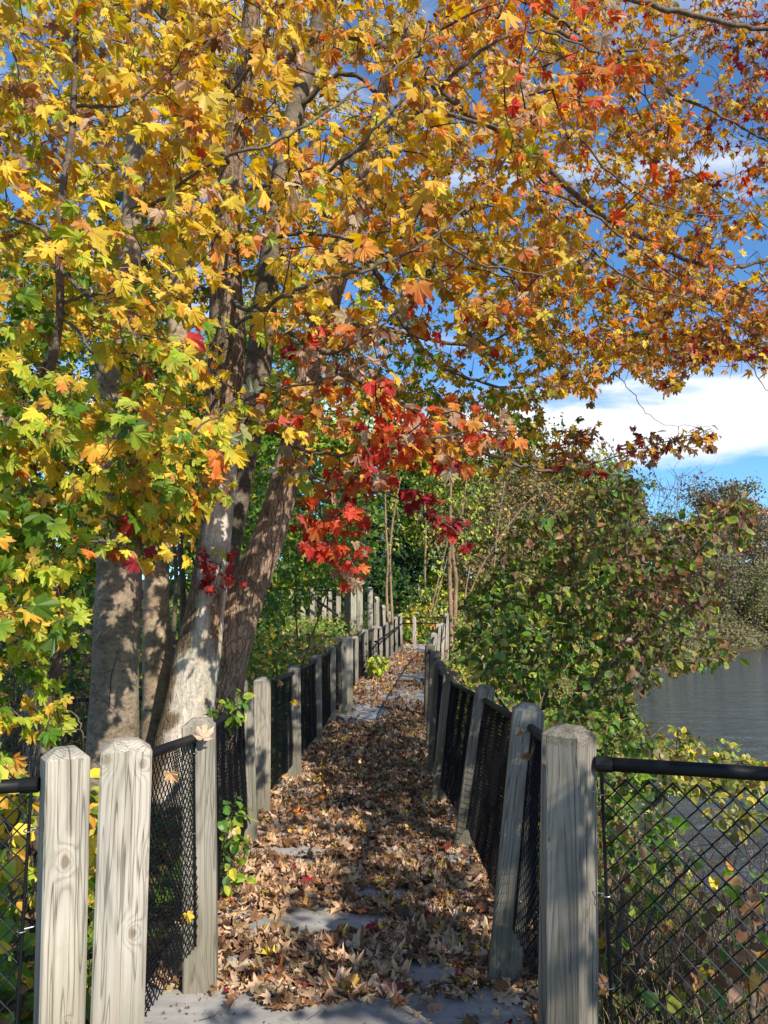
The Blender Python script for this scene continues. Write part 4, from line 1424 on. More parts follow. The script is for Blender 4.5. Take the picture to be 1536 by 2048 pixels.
# thin the crown where the sky shows through
sp_n = fbm(pxB / 46 + 11, pyB / 46 + 2)
thr = np.interp(pxB, [0, 500, 900, 1150, 1350, 1536], [.36, .36, .30, .33, .37, .43])
kB &= (sp_n > thr * .92) | (rg.uniform(0, 1, len(pxB)) < .3)
nearB = (posB[:, 1] < 1e9)
RmB, posB, scB, cB1, cB2, baseB = [v[kB] for v in (RmB, posB, scB, cB1, cB2, baseB)]
place(crown, T_mid, posB, RmB, scB, cB1, cB2, rg)
petioles(pet, baseB, posB, RmB, scB, w=.0014)
# unseen crown foliage added beyond the right edge to shade path and right posts
skC = Skel(); skC.pts = sk.pts.copy()
n = 460
t_ = np.stack([rg.uniform(2.2, 5.6, n), rg.uniform(-.3, 6.5, n), rg.uniform(2.9, 6.2, n)], -1)
t2_ = np.stack([rg.uniform(2.0, 3.2, 110), rg.uniform(-.2, 1.8, 110), rg.uniform(2.6, 3.9, 110)], -1)[:80]  # extra dense cluster added out of view to shade the near right posts
sh_ = []  # leaf clusters added along sun rays to shade right posts and bank
for q_, m_ in (((.66, 2.75, .75), 34), ((.66, 3.6, .7), 40), ((.62, 5.7, .8), 34), ((1.4, 3.5, .4), 46), ((1.9, 4.6, 0), 40)):
    u_ = rg.uniform(3.0, 5.2, m_)[:, None]
    sh_.append(np.array(q_) + u_ * np.array(to_sun) + rg.normal(0, .28, (m_, 3)))
sh_ = np.vstack(sh_)
t_ = np.vstack([t_, t2_])
qx, qy = proj(t_)
out_ = (qx > 1570) | (qy < -30) | (t_[:, 1] < .5)
t_ = t_[out_]
nzc = fbm(t_[:, 0] * 1.3 + 3, t_[:, 1] * 1.3)
t_ = np.vstack([t_[nzc > .60], sh_])
far_limbs = [[(2000, 430, 5.6), (2500, 300, 4.8), (3300, 100, 3.6)], [(1750, 470, 5.9), (2100, 700, 5.4), (2700, 900, 4.2)], [(2200, 40, 4.4), (3000, -200, 3.4), (4400, -500, 2.4)], [(1560, 60, 4.8), (1900, -400, 4.4), (2600, -1000, 3.4)], [(4400, -500, 2.4), (6000, -1200, 1.4), (9000, -2500, .7)]]
for f_ in far_limbs: limb(f_, .016, .006, big, skC)
skC.grow(t_, rg, maxlen=3.2)
def strays(c):
    a_, b_ = proj(c)
    return bool(np.any((a_ > 950) & (a_ < 1560) & (b_ > 640) & (b_ < 2048) & (c[:, 1] > .4)))
skC.twigs = [c for c in skC.twigs if not strays(c)]
bC, poC, dC, gC = skC.leaves(rg, .07, .6)
qx, qy = proj(poC)
kC = (qx > 1560) | (qy < -20) | (poC[:, 1] < .3)
bC, poC, dC, gC, qx, qy = [v[kC] for v in (bC, poC, dC, gC, qx, qy)]
RC = leaf_frames(dC, rg)
c1, c2 = colours(np.clip(qx, 0, 1536), np.clip(qy, 0, 900), CT_B, rg, gC)
place(crown, T_lo, poC, RC, .075 * rg.uniform(.7, 1.3, len(poC)), c1, c2, rg)
o = obj('crown', crown.mesh('crown', M_leaf), big, None); o['kind'] = 'stuff'
o.location = -Vector(big.location)
tw = Acc(); skA.draw(tw); skB.draw(tw, r0=.003, k=.005); skC.draw(tw)
# bare fine twigs among the upper right canopy
skD = Skel(); skD.pts = np.vstack([skB.pts])
tgd = sample_poly([(1080, 250), (1560, 250), (1560, 760), (1250, 780), (1080, 640)], 130, rg, 5.2, 6.4)
skD.grow(tgd, rg, maxlen=1.6); skD.draw(tw, C=(.10, .075, .06), r0=.0028, k=.004)
o = obj('twigs', tw.mesh('twigs', M_twig), big); o['kind'] = 'stuff'; o.location = -Vector(big.location)
o = obj('leaf_stalks', pet.mesh('leaf_stalks', M_green), big); o['kind'] = 'stuff'; o.location = -Vector(big.location)

# two smooth grey trunks left of it
t2 = empty('maple_tree', tuple(P(222, 1600, 4.9)), 'thick smooth grey trunk with a long vertical crack, behind the two pale posts', 'tree')


def crackc(C, pts, th, nz):
    j = int(round((R(262) % (2 * np.pi)) / (2 * np.pi) * len(th))) % len(th)
    return C


pD, _ = stem([(220, 1640, 106), (226, 1450, 97), (232, 1300, 92), (238, 1120, 90), (236, 960, 84), (230, 820, 82), (235, 690, 78), (250, 560, 60), (266, 420, 48), (275, 280, 44), (285, 120, 38), (290, -50, 34), (300, -300, 22)], t2, sides=26, d0=4.9, seed=8, base_c=(.27, .21, .155))
A = Acc(); cr = smooth_path(P([213, 216, 219, 223, 229, 236], [1480, 1440, 1400, 1350, 1330, 1300], [4.755] * 6), 5)
A.tube(cr, np.linspace(.003, .002, len(cr)), 5, (.025, .02, .015)); obj('bark_crack', A.mesh('bark_crack', M_twig), t2)
sk2 = Skel(); sk2.limb(pD[40:])
for p_ in ([(235, 690, 4.9), (180, 600, 5.2), (90, 520, 5.5), (0, 480, 5.8)], [(266, 420, 4.9), (200, 330, 5.1), (110, 200, 5.3), (40, 60, 5.5)], [(250, 560, 4.9), (330, 480, 5.2), (400, 300, 5.6)]):
    limb(p_, .024, .008, t2, sk2)
sk2.grow(sample_poly([(-80, -100), (420, -100), (420, 500), (300, 620), (-80, 640)], 480, rg, 4.9, 6.6, .40, 110, 5), rg, maxlen=2.2)
b_, p_, d_, g_ = sk2.leaves(rg, .075, .65)
qx, qy = proj(p_)
k_ = (qy < 700)
b_, p_, d_, g_, qx, qy = [v[k_] for v in (b_, p_, d_, g_, qx, qy)]
c1, c2 = colours(qx, qy, [(100, 100, dict(gold=.3, olive=.3, yellow=.3, lime=.1)), (100, 600, dict(olive=.3, lime=.3, green=.2, yellow=.2)), (400, 300, dict(gold=.35, olive=.3, yellow=.3))], rg, g_)
cr_ = Acc(); place(cr_, T_mid, p_, leaf_frames(d_, rg), .052 * rg.uniform(.7, 1.3, len(p_)), c1, c2, rg)
o = obj('crown', cr_.mesh('crown', M_leaf), t2); o['kind'] = 'stuff'; o.location = -Vector(t2.location)
tw = Acc(); sk2.draw(tw); o = obj('twigs', tw.mesh('twigs', M_twig), t2); o['kind'] = 'stuff'; o.location = -Vector(t2.location)

t3 = empty('maple_tree', tuple(P(312, 1580, 5.3)), 'slender smooth trunk between the thick cracked trunk and the stripped one', 'tree')
pE, _ = stem([(312, 1580, 66), (316, 1420, 57), (314, 1300, 55), (312, 1200, 50), (318, 1090, 46), (335, 950, 42), (352, 800, 44), (358, 640, 46), (360, 480, 44), (358, 330, 42), (362, 180, 38), (352, 0, 30), (345, -250, 20)], t3, sides=22, d0=5.3, seed=9, base_c=(.40, .30, .21))
sk3 = Skel(); sk3.limb(pE[40:])
limb([(358, 600, 5.3), (300, 500, 5.6), (230, 380, 6)], .018, .006, t3, sk3)
sk3.grow(sample_poly([(180, -100), (560, -100), (600, 450), (420, 620), (200, 600)], 130, rg, 5.4, 6.8, .42, 110, 15), rg, maxlen=2.2)
b_, p_, d_, g_ = sk3.leaves(rg, .08, .65)
qx, qy = proj(p_)
k_ = (qy < 640)
p_, d_, g_, qx, qy = [v[k_] for v in (p_, d_, g_, qx, qy)]
c1, c2 = colours(qx, qy, CT_B, rg, g_)
cr_ = Acc(); place(cr_, T_mid, p_, leaf_frames(d_, rg), .052 * rg.uniform(.7, 1.3, len(p_)), c1, c2, rg)
o = obj('crown', cr_.mesh('crown', M_leaf), t3); o['kind'] = 'stuff'; o.location = -Vector(t3.location)
tw = Acc(); sk3.draw(tw); o = obj('twigs', tw.mesh('twigs', M_twig), t3); o['kind'] = 'stuff'; o.location = -Vector(t3.location)

for (lab, data, dd) in (('thin bare sapling stem close against the left of the stripped maple trunk', [(364, 1480, 14), (362, 1350, 13), (366, 1200, 12), (358, 1050, 11), (345, 900, 10), (350, 700, 8)], 5.7),
                        ('very thin dark sapling stem just right of the slender smooth trunk', [(350, 1460, 10), (346, 1300, 10), (352, 1150, 9), (340, 1000, 8), (320, 850, 7)], 6.0)):
    e_ = empty('sapling', tuple(P(data[0][0], data[0][1], dd)), lab, 'sapling')
    pts_, _ = stem(data, e_, sides=10, d0=dd, seed=int(dd * 10), base_c=(.15, .125, .09))
    A = Acc(); A.tube(smooth_path([pts_[-14], pts_[-10] + [-.15, -.05, .3], pts_[-6] + [-.35, -.1, .6]], 4), .008, 5, (.13, .1, .08)); obj('branch', A.mesh('branch', M_twig), e_)

# young maple in the left foreground: green and yellow leaves
ym = empty('young_maple', tuple(P(92, 1650, 3.7)), 'young maple with green and yellow leaves hanging over the left post', 'tree')
skY = Skel()
pY, _ = stem([(78, 1700, 26, 3.7), (86, 1520, 24, 3.7), (98, 1400, 22, 3.65), (118, 1290, 19, 3.6), (110, 1150, 17, 3.55), (85, 1020, 16, 3.5), (60, 900, 17, 3.4), (90, 780, 17, 3.3), (112, 690, 17, 3.2), (121, 600, 17, 3.15), (117, 480, 16, 3.1), (126, 370, 15, 3.1), (144, 260, 14, 3.1), (150, 130, 13, 3.1), (155, 0, 12, 3.1), (162, -160, 9, 3.1)],
            ym, sides=12, d0=3.3, seed=12, base_c=(.15, .11, .085))
skY.limb(pY[10:])
for pp, a_, b_ in (([(118, 480, 3.1), (40, 440, 3.3), (-60, 460, 3.5)], .010, .004), ([(112, 690, 3.2), (60, 780, 3.4), (-20, 840, 3.6)], .012, .005), ([(130, 340, 3.1), (80, 240, 3.3), (20, 90, 3.5), (-40, -40, 3.6)], .012, .005),
                 ([(121, 600, 3.15), (200, 590, 3.1), (300, 560, 3.1), (390, 530, 3.2)], .008, .003), ([(150, 215, 3.1), (270, 200, 3.1), (380, 120, 3.1), (450, 60, 3.1)], .008, .003),
                 ([(60, 900, 3.4), (140, 960, 3.3), (260, 930, 3.3), (420, 840, 3.4), (470, 800, 3.4)], .010, .003), ([(85, 1020, 3.5), (180, 1080, 3.4), (280, 1090, 3.3)], .009, .003),
                 ([(110, 1150, 3.55), (40, 1200, 3.5), (-50, 1260, 3.5)], .009, .004), ([(60, 900, 3.4), (10, 980, 3.4), (-60, 1080, 3.5)], .008, .004), ([(98, 1400, 3.65), (150, 1430, 3.5), (170, 1480, 3.4)], .005, .002),
                 ([(118, 1290, 3.6), (60, 1340, 3.5), (10, 1400, 3.4)], .005, .002), ([(121, 620, 3.15), (190, 720, 3.1), (240, 830, 3.1)], .007, .003)):
    limb(pp, a_, b_, ym, skY)
rg = np.random.default_rng(33)
tg = [sample_poly([(-80, -80), (440, -80), (440, 300), (430, 620), (380, 880), (200, 900), (-80, 760)], 430, rg, 2.7, 4.2),
      sample_poly([(-80, 760), (330, 820), (400, 980), (330, 1190), (190, 1150), (160, 1300), (60, 1360), (-80, 1350)], 260, rg, 2.9, 3.9),
      sample_poly([(70, 1330), (175, 1380), (170, 1500), (50, 1500)], 9, rg, 3.1, 3.5),
      sample_poly([(250, 900), (480, 820), (480, 960), (380, 1030), (280, 1120)], 60, rg, 3.2, 3.8),
      sample_poly([(-60, 1350), (60, 1380), (60, 1600), (-60, 1600)], 10, rg, 3.0, 3.4)]
skY.grow(np.vstack(tg), rg, maxlen=1.8)
b_, p_, d_, g_ = skY.leaves(rg, .06, .6)
qx, qy = proj(p_)
k_ = ~inpoly(qx, qy, [(185, 1150), (345, 1110), (400, 1200), (400, 1600), (175, 1600), (180, 1250)]) & (p_[:, 1] > 2.3)
k_ &= ~((qx > 470) & (qy > 600))
k_ &= ~((qy > 1470) & (qx > 70))
b_, p_, d_, g_, qx, qy = [v[k_] for v in (b_, p_, d_, g_, qx, qy)]
c1, c2 = colours(qx, qy, CT_A, rg, g_)
Rm = leaf_frames(d_, rg)
sc = .052 * np.clip(np.exp(rg.normal(0, .25, len(p_))), .5, 1.7)
score = np.where((qx > -10) & (qy > -10), sc / p_[:, 1], -1)
ids = np.argsort(-score)[:300]
leaf_objects('leaf', T_hi, p_[ids], Rm[ids], sc[ids], c1[ids], c2[ids], M_leaf, ym, rg)
rest = np.setdiff1d(np.arange(len(p_)), ids)
cr_ = Acc(); place(cr_, T_hi, p_[rest], Rm[rest], sc[rest], c1[rest], c2[rest], rg)
o = obj('crown', cr_.mesh('crown', M_leaf), ym); o['kind'] = 'stuff'; o.location = -Vector(ym.location)
tw = Acc(); skY.draw(tw, C=(.12, .08, .06), r0=.0025, k=.005); o = obj('twigs', tw.mesh('twigs', M_twig), ym); o['kind'] = 'stuff'; o.location = -Vector(ym.location)
pt = Acc(); petioles(pt, b_, p_, Rm, sc); o = obj('leaf_stalks', pt.mesh('leaf_stalks', M_green), ym); o['kind'] = 'stuff'; o.location = -Vector(ym.location)

# ------------------------------------------------------------------ shrubs grown towards a silhouette
def shrub(label, root, stems, polys, ctrl, tmpl, size, spacing, seed, cat='shrub', name='shrub', mat=None, stem_r=(.014, .004), stemC=(.13, .10, .075), face=.5, down=.3, maxlen=1.5, leafobj=0, thr=0., cull=None, wood=True):
    rg = np.random.default_rng(seed)
    e_ = empty(name, tuple(root), label, cat)
    s = Skel()
    A = Acc()
    for st in stems:
        w = np.array(st, float)
        w = smooth_path(w, 6); w = P(w[:, 0], w[:, 1], w[:, 2])
        w += rg.normal(0, .008, w.shape)
        a = Acc(); a.tube(w, np.linspace(stem_r[0], stem_r[1], len(w)), 7, stemC, lump=.03, seed=seed)
        obj('stem', a.mesh('stem', M_bark, True), e_)
        s.limb(w)
    t_ = np.vstack([sample_poly(p, n, rg, d0, d1, thr, 60, seed) for p, n, d0, d1 in polys])
    s.grow(t_, rg, maxlen=maxlen, droop=.08)
    b, p, d, g_ = s.leaves(rg, spacing, .7, .02)
    qx, qy = proj(p)
    k = p[:, 2] > terrain(p[:, 0], p[:, 1]) + .01
    if cull is not None: k &= ~cull(qx, qy, p)
    b, p, d, g_, qx, qy = [v[k] for v in (b, p, d, g_, qx, qy)]
    c1, c2 = colours(qx, qy, ctrl, rg, g_, .3)
    Rm = leaf_frames(d, rg, down=down, face=face, rnd=.6, wind=(.15, 0, 0))
    sc = size * rg.uniform(.6, 1.25, len(p))
    rest = np.arange(len(p))
    if leafobj:
        ids = np.argsort(-np.where((qx > 0) & (qx < 1536) & (qy < 2048), sc / p[:, 1], -1))[:leafobj]
        leaf_objects('leaf', tmpl, p[ids], Rm[ids], sc[ids], c1[ids], c2[ids], mat or M_green, e_, rg)
        rest = np.setdiff1d(rest, ids)
    if len(rest):
        a = Acc(); place(a, tmpl, p[rest], Rm[rest], sc[rest], c1[rest], c2[rest], rg)
        o = obj('foliage', a.mesh('foliage', mat or M_green), e_); o['kind'] = 'stuff'; o.location = -Vector(e_.location)
    if wood:
        a = Acc(); s.draw(a, C=stemC, r0=.0025, k=.004); o = obj('twigs', a.mesh('twigs', M_twig), e_); o['kind'] = 'stuff'; o.location = -Vector(e_.location)
    return e_


PAL.update(bgreen=(.10, .20, .03), rusty=(.28, .13, .045), hazel=(.17, .19, .04), ywgreen=(.24, .25, .05), mauve=(.20, .10, .08), dteal=(.05, .10, .04))
TIPS.update(rusty=('rusty', 'brown', 'mauve'), bgreen=('bgreen', 'lime', 'bgreen'), hazel=('hazel', 'olive', 'brown'), ywgreen=('ywgreen', 'yellow', 'lime'), mauve=('mauve', 'brown', 'hazel'), dteal=('dteal', 'green', 'dteal'))
HZ = [(1000, 1250, dict(green=.35, bgreen=.12, hazel=.35, dteal=.15)), (1200, 1050, dict(dkgreen=.12, green=.12, hazel=.42, rusty=.16, brown=.08, mauve=.06)), (1450, 1050, dict(hazel=.32, mauve=.2, rusty=.22, green=.12, gold=.03)),
      (1400, 1200, dict(hazel=.36, mauve=.2, green=.12, gold=.03, rusty=.2)), (1250, 1400, dict(green=.3, dkgreen=.15, hazel=.4, rusty=.08)), (1100, 1300, dict(green=.25, dkgreen=.15, hazel=.35, dteal=.15, rusty=.08)), (1300, 1300, dict(green=.25, bgreen=.08, hazel=.4, rusty=.14, mauve=.1))]
shrub('big round shrub with green and bronze oval leaves filling the river bank', (1.5, 6.4, -.5),
      [[(1075, 1470, 6.2), (1090, 1350, 6.1), (1120, 1200, 6.0), (1160, 1080, 6.0), (1200, 960, 6.0)], [(1080, 1480, 6.2), (1180, 1380, 6.1), (1290, 1260, 6.0), (1400, 1130, 5.9), (1490, 1010, 5.9)],
       [(1085, 1480, 6.3), (1200, 1400, 6.2), (1330, 1330, 6.1), (1480, 1310, 6.0)], [(1060, 1470, 6.4), (1040, 1350, 6.4), (1010, 1220, 6.4), (1000, 1120, 6.4)], [(1070, 1470, 6.6), (1130, 1280, 6.8), (1230, 1120, 7.0), (1290, 990, 7.0)],
       [(1085, 1480, 6.2), (1220, 1330, 5.8), (1360, 1230, 5.6), (1480, 1150, 5.5)], [(1055, 1470, 6.6), (985, 1380, 6.8), (950, 1300, 7.0), (945, 1230, 7.0)]],
      [([(940, 1190), (1000, 1110), (1050, 1030), (1140, 1010), (1190, 960), (1260, 960), (1310, 1010), (1350, 1040), (1420, 1000), (1500, 985), (1505, 1080), (1450, 1160), (1420, 1250), (1480, 1320), (1380, 1330), (1280, 1380), (1250, 1440), (1120, 1440), (1000, 1380), (930, 1330), (915, 1270)], 1350, 5.4, 7.6)],
      HZ, T_ov, .070, .050, 51, leafobj=280, down=.35, thr=.33,
      cull=lambda x, y, p: inpoly(x, y, [(1300, 920), (1420, 920), (1420, 985), (1370, 1020), (1310, 1060), (1280, 1000)]) | (x < 905))
shrub('yellow green bramble spilling over the bank below the big round shrub', (2.2, 5.5, -.7),
      [[(1250, 1600, 5.6), (1280, 1500, 5.8), (1330, 1450, 6.0)], [(1300, 1620, 5.4), (1400, 1530, 5.6), (1500, 1520, 5.8)], [(1200, 1600, 5.2), (1180, 1500, 5.2), (1150, 1430, 5.2)]],
      [([(1090, 1420), (1250, 1420), (1340, 1455), (1420, 1475), (1536, 1530), (1560, 1600), (1400, 1590), (1330, 1580), (1200, 1620), (1190, 1520), (1100, 1460)], 300, 4.8, 6.6), ([(1330, 1580), (1540, 1580), (1540, 1680), (1480, 1700), (1400, 1600)], 9, 3.6, 4.6)],
      [(1200, 1480, dict(green=.35, dkgreen=.15, bgreen=.1, hazel=.35, ywgreen=.06)), (1450, 1530, dict(ywgreen=.42, hazel=.3, olive=.08, gold=.04, green=.15))], T_ov, .062, .05, 52, leafobj=60)
shrub('low vine with large lobed green leaves behind the lower right mesh', (1.3, 3.6, -.3),
      [[(1230, 2000, 3.4), (1240, 1850, 3.4), (1260, 1720, 3.4), (1290, 1650, 3.5)], [(1240, 2000, 3.4), (1330, 1800, 3.4), (1400, 1700, 3.4)], [(1500, 2040, 3.1), (1510, 1900, 3.1), (1520, 1780, 3.2)]],
      [([(1200, 1580), (1340, 1600), (1360, 1700), (1340, 1850), (1210, 1860)], 46, 3.2, 4.2), ([(1400, 1720), (1540, 1700), (1540, 2040), (1420, 1980)], 24, 2.9, 3.6), ([(1210, 1850), (1420, 1880), (1400, 2040), (1215, 2040)], 20, 3.0, 3.8)],
      [(1250, 1700, dict(bgreen=.15, green=.4, gold=.04, brown=.2, dkgreen=.2)), (1480, 1850, dict(gold=.1, green=.35, brown=.3, rusty=.2)), (1280, 1980, dict(brown=.35, green=.3, gold=.15, rose=.1))], T_ov, .066, .09, 53, leafobj=90, cat='vine', name='vine')
shrub('green climber pushing through the left fence onto the path', tuple(P(450, 1790, 4.2)),
      [[(440, 1790, 4.3), (450, 1700, 4.3), (460, 1620, 4.3)], [(440, 1790, 4.3), (480, 1730, 4.2), (495, 1690, 4.1)]],
      [([(430, 1600), (490, 1600), (490, 1680), (505, 1760), (450, 1800), (425, 1700)], 26, 4.0, 4.5)],
      [(450, 1700, dict(bgreen=.7, green=.2, lime=.1))], T_ov, .062, .05, 54, leafobj=120, cat='vine', name='vine', stem_r=(.004, .002))
shrub('green creeper sprig on top of the left fence before the furrowed stem', tuple(P(440, 1440, 4.6)),
      [[(455, 1500, 4.7), (445, 1440, 4.7), (430, 1400, 4.6)], [(455, 1500, 4.7), (475, 1440, 4.7), (480, 1400, 4.6)]],
      [([(415, 1400), (440, 1385), (490, 1380), (490, 1440), (440, 1450), (415, 1430)], 16, 4.5, 4.8)], [(440, 1420, dict(bgreen=.6, green=.4))], T_ov, .06, .05, 55, leafobj=80, cat='vine', name='vine', stem_r=(.004, .002))
shrub('bright lime vine clump at the foot of the left fence halfway down the path', tuple(P(755, 1350, 17.5)),
      [[(750, 1350, 17.6), (755, 1330, 17.4), (765, 1318, 17.4)]], [([(732, 1352), (735, 1318), (755, 1308), (778, 1318), (772, 1340), (745, 1360)], 60, 17.0, 17.9)], [(750, 1330, dict(lime=.7, bgreen=.3))], T_ovs, .12, .09, 56, cat='vine', name='vine', stem_r=(.006, .003))
shrub('leafy bright green shrub at the lower far left edge', tuple(P(0, 1560, 2.7)),
      [[(-60, 1700, 2.9), (-40, 1580, 2.8), (-5, 1500, 2.7)]], [([(-60, 1450), (15, 1450), (22, 1560), (-60, 1600)], 12, 2.5, 2.9)], [(0, 1500, dict(bgreen=.3, lime=.7))], T_ov, .07, .06, 57, leafobj=50, stem_r=(.004, .002))
# understorey behind the trunks
DK = [(200, 1200, dict(dkgreen=.45, green=.4, lime=.05, olive=.1)), (200, 800, dict(dkgreen=.4, green=.4, olive=.2))]
shrub('dark green understorey bush behind the thick grey trunk', tuple(P(150, 1480, 8.5)), [[(150, 1480, 8.5), (140, 1250, 8.5), (120, 1000, 8.5), (110, 850, 8.4)], [(150, 1480, 8.5), (230, 1200, 8.6), (260, 950, 8.6)], [(140, 1480, 8.5), (60, 1250, 8.5), (0, 1000, 8.5)]],
      [([(-120, 700), (420, 700), (430, 1420), (-120, 1480)], 620, 7.6, 9.6)], DK, T_ovs, .13, .11, 58, maxlen=2.5)
shrub('bright green leafy shrub right of the curved stem, above the left fence', tuple(P(600, 1330, 10.5)), [[(600, 1340, 10.5), (590, 1200, 10.5), (600, 1080, 10.5), (610, 980, 10.4)], [(600, 1340, 10.5), (650, 1200, 10.6), (690, 1120, 10.6)], [(590, 1340, 10.5), (530, 1230, 10.2), (510, 1120, 10.2)]],
      [([(480, 960), (600, 900), (700, 960), (740, 1060), (745, 1150), (690, 1190), (650, 1180), (620, 1210), (560, 1250), (490, 1260), (470, 1150)], 620, 9.6, 11.6)],
      [(600, 1050, dict(bgreen=.55, green=.3, lime=.1, dkgreen=.1)), (500, 1200, dict(bgreen=.5, green=.3, ywgreen=.1))], T_ovs, .105, .085, 59, maxlen=2.2)
shrub('low yellow and green bushes on the slope beside the left fence', tuple(P(560, 1380, 9.5)), [[(560, 1400, 9.5), (550, 1330, 9.5)], [(620, 1360, 11.5), (630, 1300, 11.5)], [(500, 1440, 8.5), (500, 1350, 8.5)], [(660, 1330, 13.5), (650, 1290, 13.5)]],
      [([(470, 1260), (690, 1268), (690, 1280), (640, 1320), (560, 1360), (470, 1400)], 420, 8.5, 13.5)],
      [(500, 1300, dict(bgreen=.4, ywgreen=.3, green=.2, yellow=.1)), (620, 1290, dict(olive=.2, bgreen=.3, green=.2, brown=.15, gold=.1))], T_ovs, .085, .07, 60, maxlen=2.0,
      cull=lambda x, y, p: p[:, 0] > pathL(p[:, 1]) - .12)
shrub('yellow leaved weeds behind the mesh at the lower left corner', tuple(P(30, 1950, 3.4)), [[(40, 2100, 3.4), (30, 1850, 3.4), (20, 1700, 3.4)], [(80, 2100, 3.5), (120, 1800, 3.6)], [(190, 2080, 3.7), (195, 1700, 3.7)]],
      [([(-60, 1560), (80, 1560), (80, 2060), (-60, 2060)], 95, 3.1, 3.9), ([(165, 1560), (215, 1560), (200, 2060), (165, 2060)], 40, 3.2, 3.9)],
      [(30, 1650, dict(yellow=.4, lime=.25, green=.3)), (30, 1950, dict(yellow=.3, green=.4, bgreen=.3))], T_ov, .085, .08, 61, leafobj=120)
shrub('orange and green creeper bushes growing behind the cross fence', tuple(P(840, 1290, 30)), [[(830, 1290, 30), (825, 1200, 30)], [(880, 1290, 30), (880, 1200, 30)], [(790, 1260, 32), (780, 1200, 32)]],
      [([(785, 1190), (870, 1170), (925, 1180), (930, 1300), (800, 1292), (790, 1230)], 420, 29, 34)], [(830, 1200, dict(bgreen=.5, lime=.3, brown=.1)), (860, 1260, dict(ywgreen=.3, brown=.25, bgreen=.25, redor=.1)), (815, 1215, dict(yellow=.4, lime=.4, bgreen=.2))],
      T_ovs, .17, .15, 62, maxlen=4)
shrub('sunny yellow weeds around the foot of the two thin right saplings', tuple(P(930, 1330, 17)), [[(930, 1350, 16.5), (935, 1290, 16.5)], [(920, 1300, 19), (930, 1240, 19)]],
      [([(905, 1240), (960, 1220), (985, 1330), (945, 1370), (905, 1350)], 230, 14.5, 19)], [(930, 1300, dict(ywgreen=.45, bgreen=.25, pale=.15, crimson=.04, lime=.15))], T_ovs, .11, .1, 63, maxlen=3)

# ------------------------------------------------------------------ background trees
def tree(label, px, Y, top_py, width_px, ctrl, nleaf, size, seed, name='tree', trunk_r=.12, bare=0., crown_lo=.15, group=None, kinds='round', base_py=None, lean=0, bark=(.15, .12, .10), nb=14):
    rg = np.random.default_rng(seed)
    base = P(px, 1262, Y)
    base[2] = terrain(base[0], base[1]) - .1
    topz = float(P(px, top_py, Y)[2])
    H = topz - base[2]
    Wd = width_px / 2 * Y / FPX
    e_ = empty(name, tuple(base), label, 'tree', group)
    h = np.linspace(0, .97, 9)
    wob = np.cumsum(rg.normal(0, .02 * H * .35, (9, 2)), 0)
    tp = np.stack([base[0] + wob[:, 0] + lean * h * H, base[1] + wob[:, 1], base[2] + h * H], -1)
    A = Acc(); A.tube(tp, trunk_r * (1 - h * .9), 8, bark); obj('trunk', A.mesh('trunk', M_bark, True), e_)
    A = Acc()
    ends = []
    for b_ in range(nb):
        f = crown_lo + (1 - crown_lo) * (b_ + .5) / nb * .95
        p0 = np.array([np.interp(f, h, tp[:, a]) for a in range(3)])
        az = rg.uniform(0, 6.28)
        if kinds == 'cone': rad = Wd * (1 - f) * 1.15 + .1; rise = -.05
        else:
            rad = Wd * (.45 + .75 * math.sqrt(max(0, 1 - ((f - .55) / .5) ** 2))); rise = .45
        rad *= rg.uniform(.6, 1.1)
        p1 = p0 + np.array([math.cos(az) * rad, math.sin(az) * rad, rise * rad])
        m_ = (p0 + p1) / 2 + rg.normal(0, .1 * rad, 3)
        c = smooth_path([p0, m_, p1], 4)
        A.tube(c, np.linspace(trunk_r * .38 * (1 - f * .6), .008, len(c)), 5, bark, cap=False)
        ends.append(c)
        for s_ in range(3):
            q0 = c[rg.integers(2, len(c))]
            q1 = q0 + rg.normal(0, .35 * rad, 3) + [0, 0, .25 * rad]
            A.tube([q0, (q0 + q1) / 2 + rg.normal(0, .04 * rad, 3), q1], [.012 * Y / 25, .008 * Y / 25, .003 * Y / 25], 3, bark, cap=False)
            ends.append(np.array([q0, (q0 + q1) / 2, q1]))
    o = obj('limbs', A.mesh('limbs', M_twig), e_); o['kind'] = 'stuff'; o.location = -Vector(e_.location)
    if nleaf:
        # clumps of leaves round the limb ends
        cl = np.vstack([c[len(c) // 3:] for c in ends])
        i_ = rg.integers(0, len(cl), nleaf)
        spread = Wd * (.16 if kinds != 'cone' else .13)
        p = cl[i_] + rg.normal(0, 1, (nleaf, 3)) * spread * np.array([1, 1, .75])
        if kinds == 'cone':
            f = np.clip((p[:, 2] - base[2]) / H, 0, 1)
        p = p[p[:, 2] > base[2] + .1]
        tone = rg.uniform(.7, 1.3, len(cl))[i_][:len(p)]
        nrm = rg.normal(0, .7, (len(p), 3)) + np.array(to_sun) * .6
        Rm = frames(rg.normal(0, 1, (len(p), 3)), nrm)
        qx, qy = proj(p)
        c1, c2 = colours(qx, qy, ctrl, rg, None, .3)
        a = Acc(); place(a, T_ovs, p, Rm, size * rg.uniform(.6, 1.3, len(p)), c1 * tone[:, None], c2 * tone[:, None], rg)
        o = obj('crown', a.mesh('crown', M_far), e_); o['kind'] = 'stuff'; o.location = -Vector(e_.location)
    return e_


